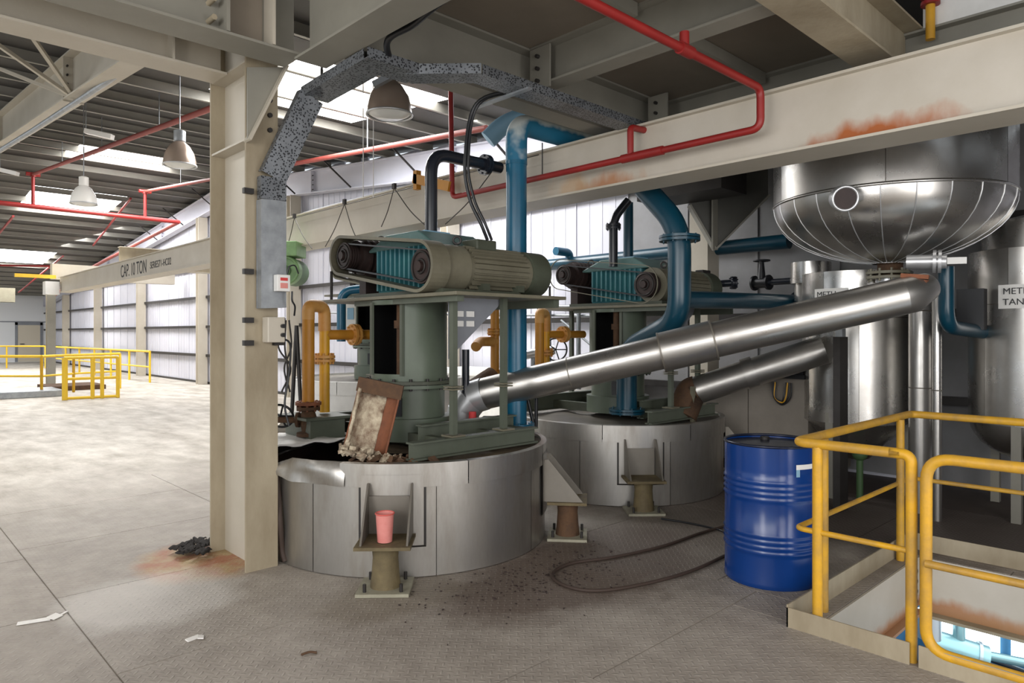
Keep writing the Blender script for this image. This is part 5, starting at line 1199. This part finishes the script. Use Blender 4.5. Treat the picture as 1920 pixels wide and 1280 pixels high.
# signs behind the near mixer
t = thing('safety_sign', 'white safety board with yellow and red marks behind the near mixer', 'sign', PD(680, 590, 9.6))
a, b = PD(648, 590, 9.8), PD(708, 590, 9.8); MB().bar(a, b, 0.03, 0.36).build('board', 'white', t)
off = Vector((-FU, -FV, 0))*0.025
MB().bar(PD(669, 590, 9.8)+off, PD(681, 590, 9.8)+off, 0.01, 0.26).build('yellow_mark', 'yellow_far', t); MB().bar(PD(698, 580, 9.8)+off, PD(708, 580, 9.8)+off, 0.01, 0.1).build('red_mark', 'ink_red', t); MB().bar(PD(652, 588, 9.8)+off, PD(664, 588, 9.8)+off, 0.01, 0.16).build('blue_mark', 'blue_tint', t)
# blue elbow behind
t = pipe('blue_pipe', 'small blue elbow pipe seen under the belt guard, left', [PD(640, 640, 8.6), PD(640, 545, 8.6), PD(690, 540, 8.6)], 0.055, 'blue_pipe', rad=0.16)
# rear guard rail and stair behind the mixers
t = thing('rear_handrail', 'grey handrail frame behind the mixers against the white wall', 'railing', PD(1050, 600, 9.4))
for y_ in (575, 592): MB().tube([PU(600, y_-6, 7.3), PU(1120, y_, 7.3)], 0.02, 8).build('rail', 'galv', t)
for x_ in (702, 1030, 1085): MB().tube([PU(x_, 570, 7.25), PU(x_, 730, 7.25)], 0.03, 8).build('post', 'galv', t)
MB().tube([PU(1052, 600, 7.2), PU(1112, 650, 7.2)], 0.015, 6).build('brace', 'galv', t)
q = MB(); q.box(7.3, 8.0, 5.9, 9.5, 0.9, 1.0); q.box(7.35, 7.4, 5.95, 9.4, 0, 0.9); tag(q.build('work_bench', 'white'), 'long white bench along the rear wall behind the mixers', 'bench')
# left tangle of leads behind column
t = thing('loose_leads', 'tangle of thin dark leads hanging behind the main column', 'cable', (2.6, 5.9, 1))
for k in range(3):
    q = MB(); q.tube(spline([PD(530+k*6, 600, 6.4), PD(522+k*12, 650, 6.4), PD(545-k*6, 690, 6.4), PD(528+k*8, 735, 6.4)], 7), 0.008, 6); q.build('lead', 'iron', t)
q = MB(); fa, fb = PZ(540, 912, 0), PZ(572, 912, 0); q.tube([PD(556, 610, 7.2), fa], 0.02, 6); q.tube([PD(556, 610, 7.2), fb], 0.02, 6); q.build('a_frame', 'iron', t)

# ================================================================== FLOOR CLUTTER
hp = [(1372, 1035), (1290, 1072), (1190, 1098), (1110, 1107), (1055, 1096), (1036, 1076), (1070, 1056), (1150, 1044), (1240, 1024), (1310, 1000), (1362, 985)]
q = MB(); q.tube(spline([PZ(a, b, 0.012) for a, b in hp], 8), 0.011, 8); tag(q.build('floor_hose', 'hose'), 'brown hose lying in a loop on the floor left of the blue drum', 'hose')
q = MB(); q.tube(spline([PZ(a, b, 0.01) for a, b in ((1240, 972), (1290, 980), (1345, 992), (1366, 1002))], 8), 0.008, 8); tag(q.build('floor_cable', 'black'), 'short dark cable on the floor behind the hose', 'cable')
a, b = PZ(32, 1169, 0.004), PZ(95, 1159, 0.004); q = MB(); q.bar(a, b, 0.045, 0.004); q.cbox(b+Vector((0.02, 0.0, 0.006)), (0.06, 0.05, 0.004), 0.6, 0.2); tag(q.build('paper_strip', 'paper'), 'long white paper strip on the floor at lower left', 'paper')
p = PZ(362, 1196, 0.006); q = MB(); q.cbox(p, (0.07, 0.03, 0.006), 0.2, 0.1); q.cbox(p+Vector((0.03, -0.02, 0.004)), (0.04, 0.03, 0.006), 1.2, 0.2); tag(q.build('paper_scrap', 'paper'), 'small white paper scrap on the floor, lower left of centre', 'paper')
p = PZ(118, 1150, 0.004); q = MB(); q.cbox(p, (0.07, 0.014, 0.004), 0.75); tag(q.build('paper_scrap', 'paper'), 'thin white sliver just right of the long paper strip', 'paper')
q = MB(); q.tube(spline([PZ(565, 1227, 0.008), PZ(580, 1222, 0.01), PZ(594, 1223, 0.006)], 4), 0.006, 6); tag(q.build('twig', 'rust'), 'tiny brown twig on the floor near the bottom centre', 'twig')
t = thing('rag_heap', 'crumpled black rags at the foot of the main column', 'rags', PZ(370, 1030, 0))
for k in range(9):
    p = PZ(345+k*6+R.uniform(-6, 6), 1030+R.uniform(-16, 14), 0.02); m = MB(); vs = []; fs = []; rz = R.uniform(-0.4, 0.4)+0.7; L1 = R.uniform(0.12, 0.2)
    for i in range(7):
        for j in range(5):
            x = (i/6-0.5)*L1; y = (j/4-0.5)*0.08; z = 0.012+0.03*abs(math.sin(i*1.9+k))*abs(math.cos(j*1.3+k))+0.008*R.random()
            vs.append(p+Vector((x*math.cos(rz)-y*math.sin(rz), x*math.sin(rz)+y*math.cos(rz), z)))
    for i in range(6):
        for j in range(4): fs.append((i*5+j, (i+1)*5+j, (i+1)*5+j+1, i*5+j+1))
    m.add(vs, fs, True); o = m.build('rag', 'rag', t); o.modifiers.new('s', 'SOLIDIFY').thickness = 0.006
q = MB()
for k in range(260):
    a = R.uniform(-0.3, 0.9); p = Vector((3.25+R.gauss(0, 0.45), 3.15+R.gauss(0, 0.22), 0.004))
    if (p.x-CA[0])**2+(p.y-CA[1])**2 < 1.12**2: continue
    q.cbox(p, (R.uniform(0.005, 0.018), R.uniform(0.004, 0.009), R.uniform(0.002, 0.005)), R.uniform(0, 3))
o = q.build('rust_flakes', 'dark_brown', None, kind='stuff'); tag(o, 'scattered rust flakes on the floor before the near tank', 'debris')
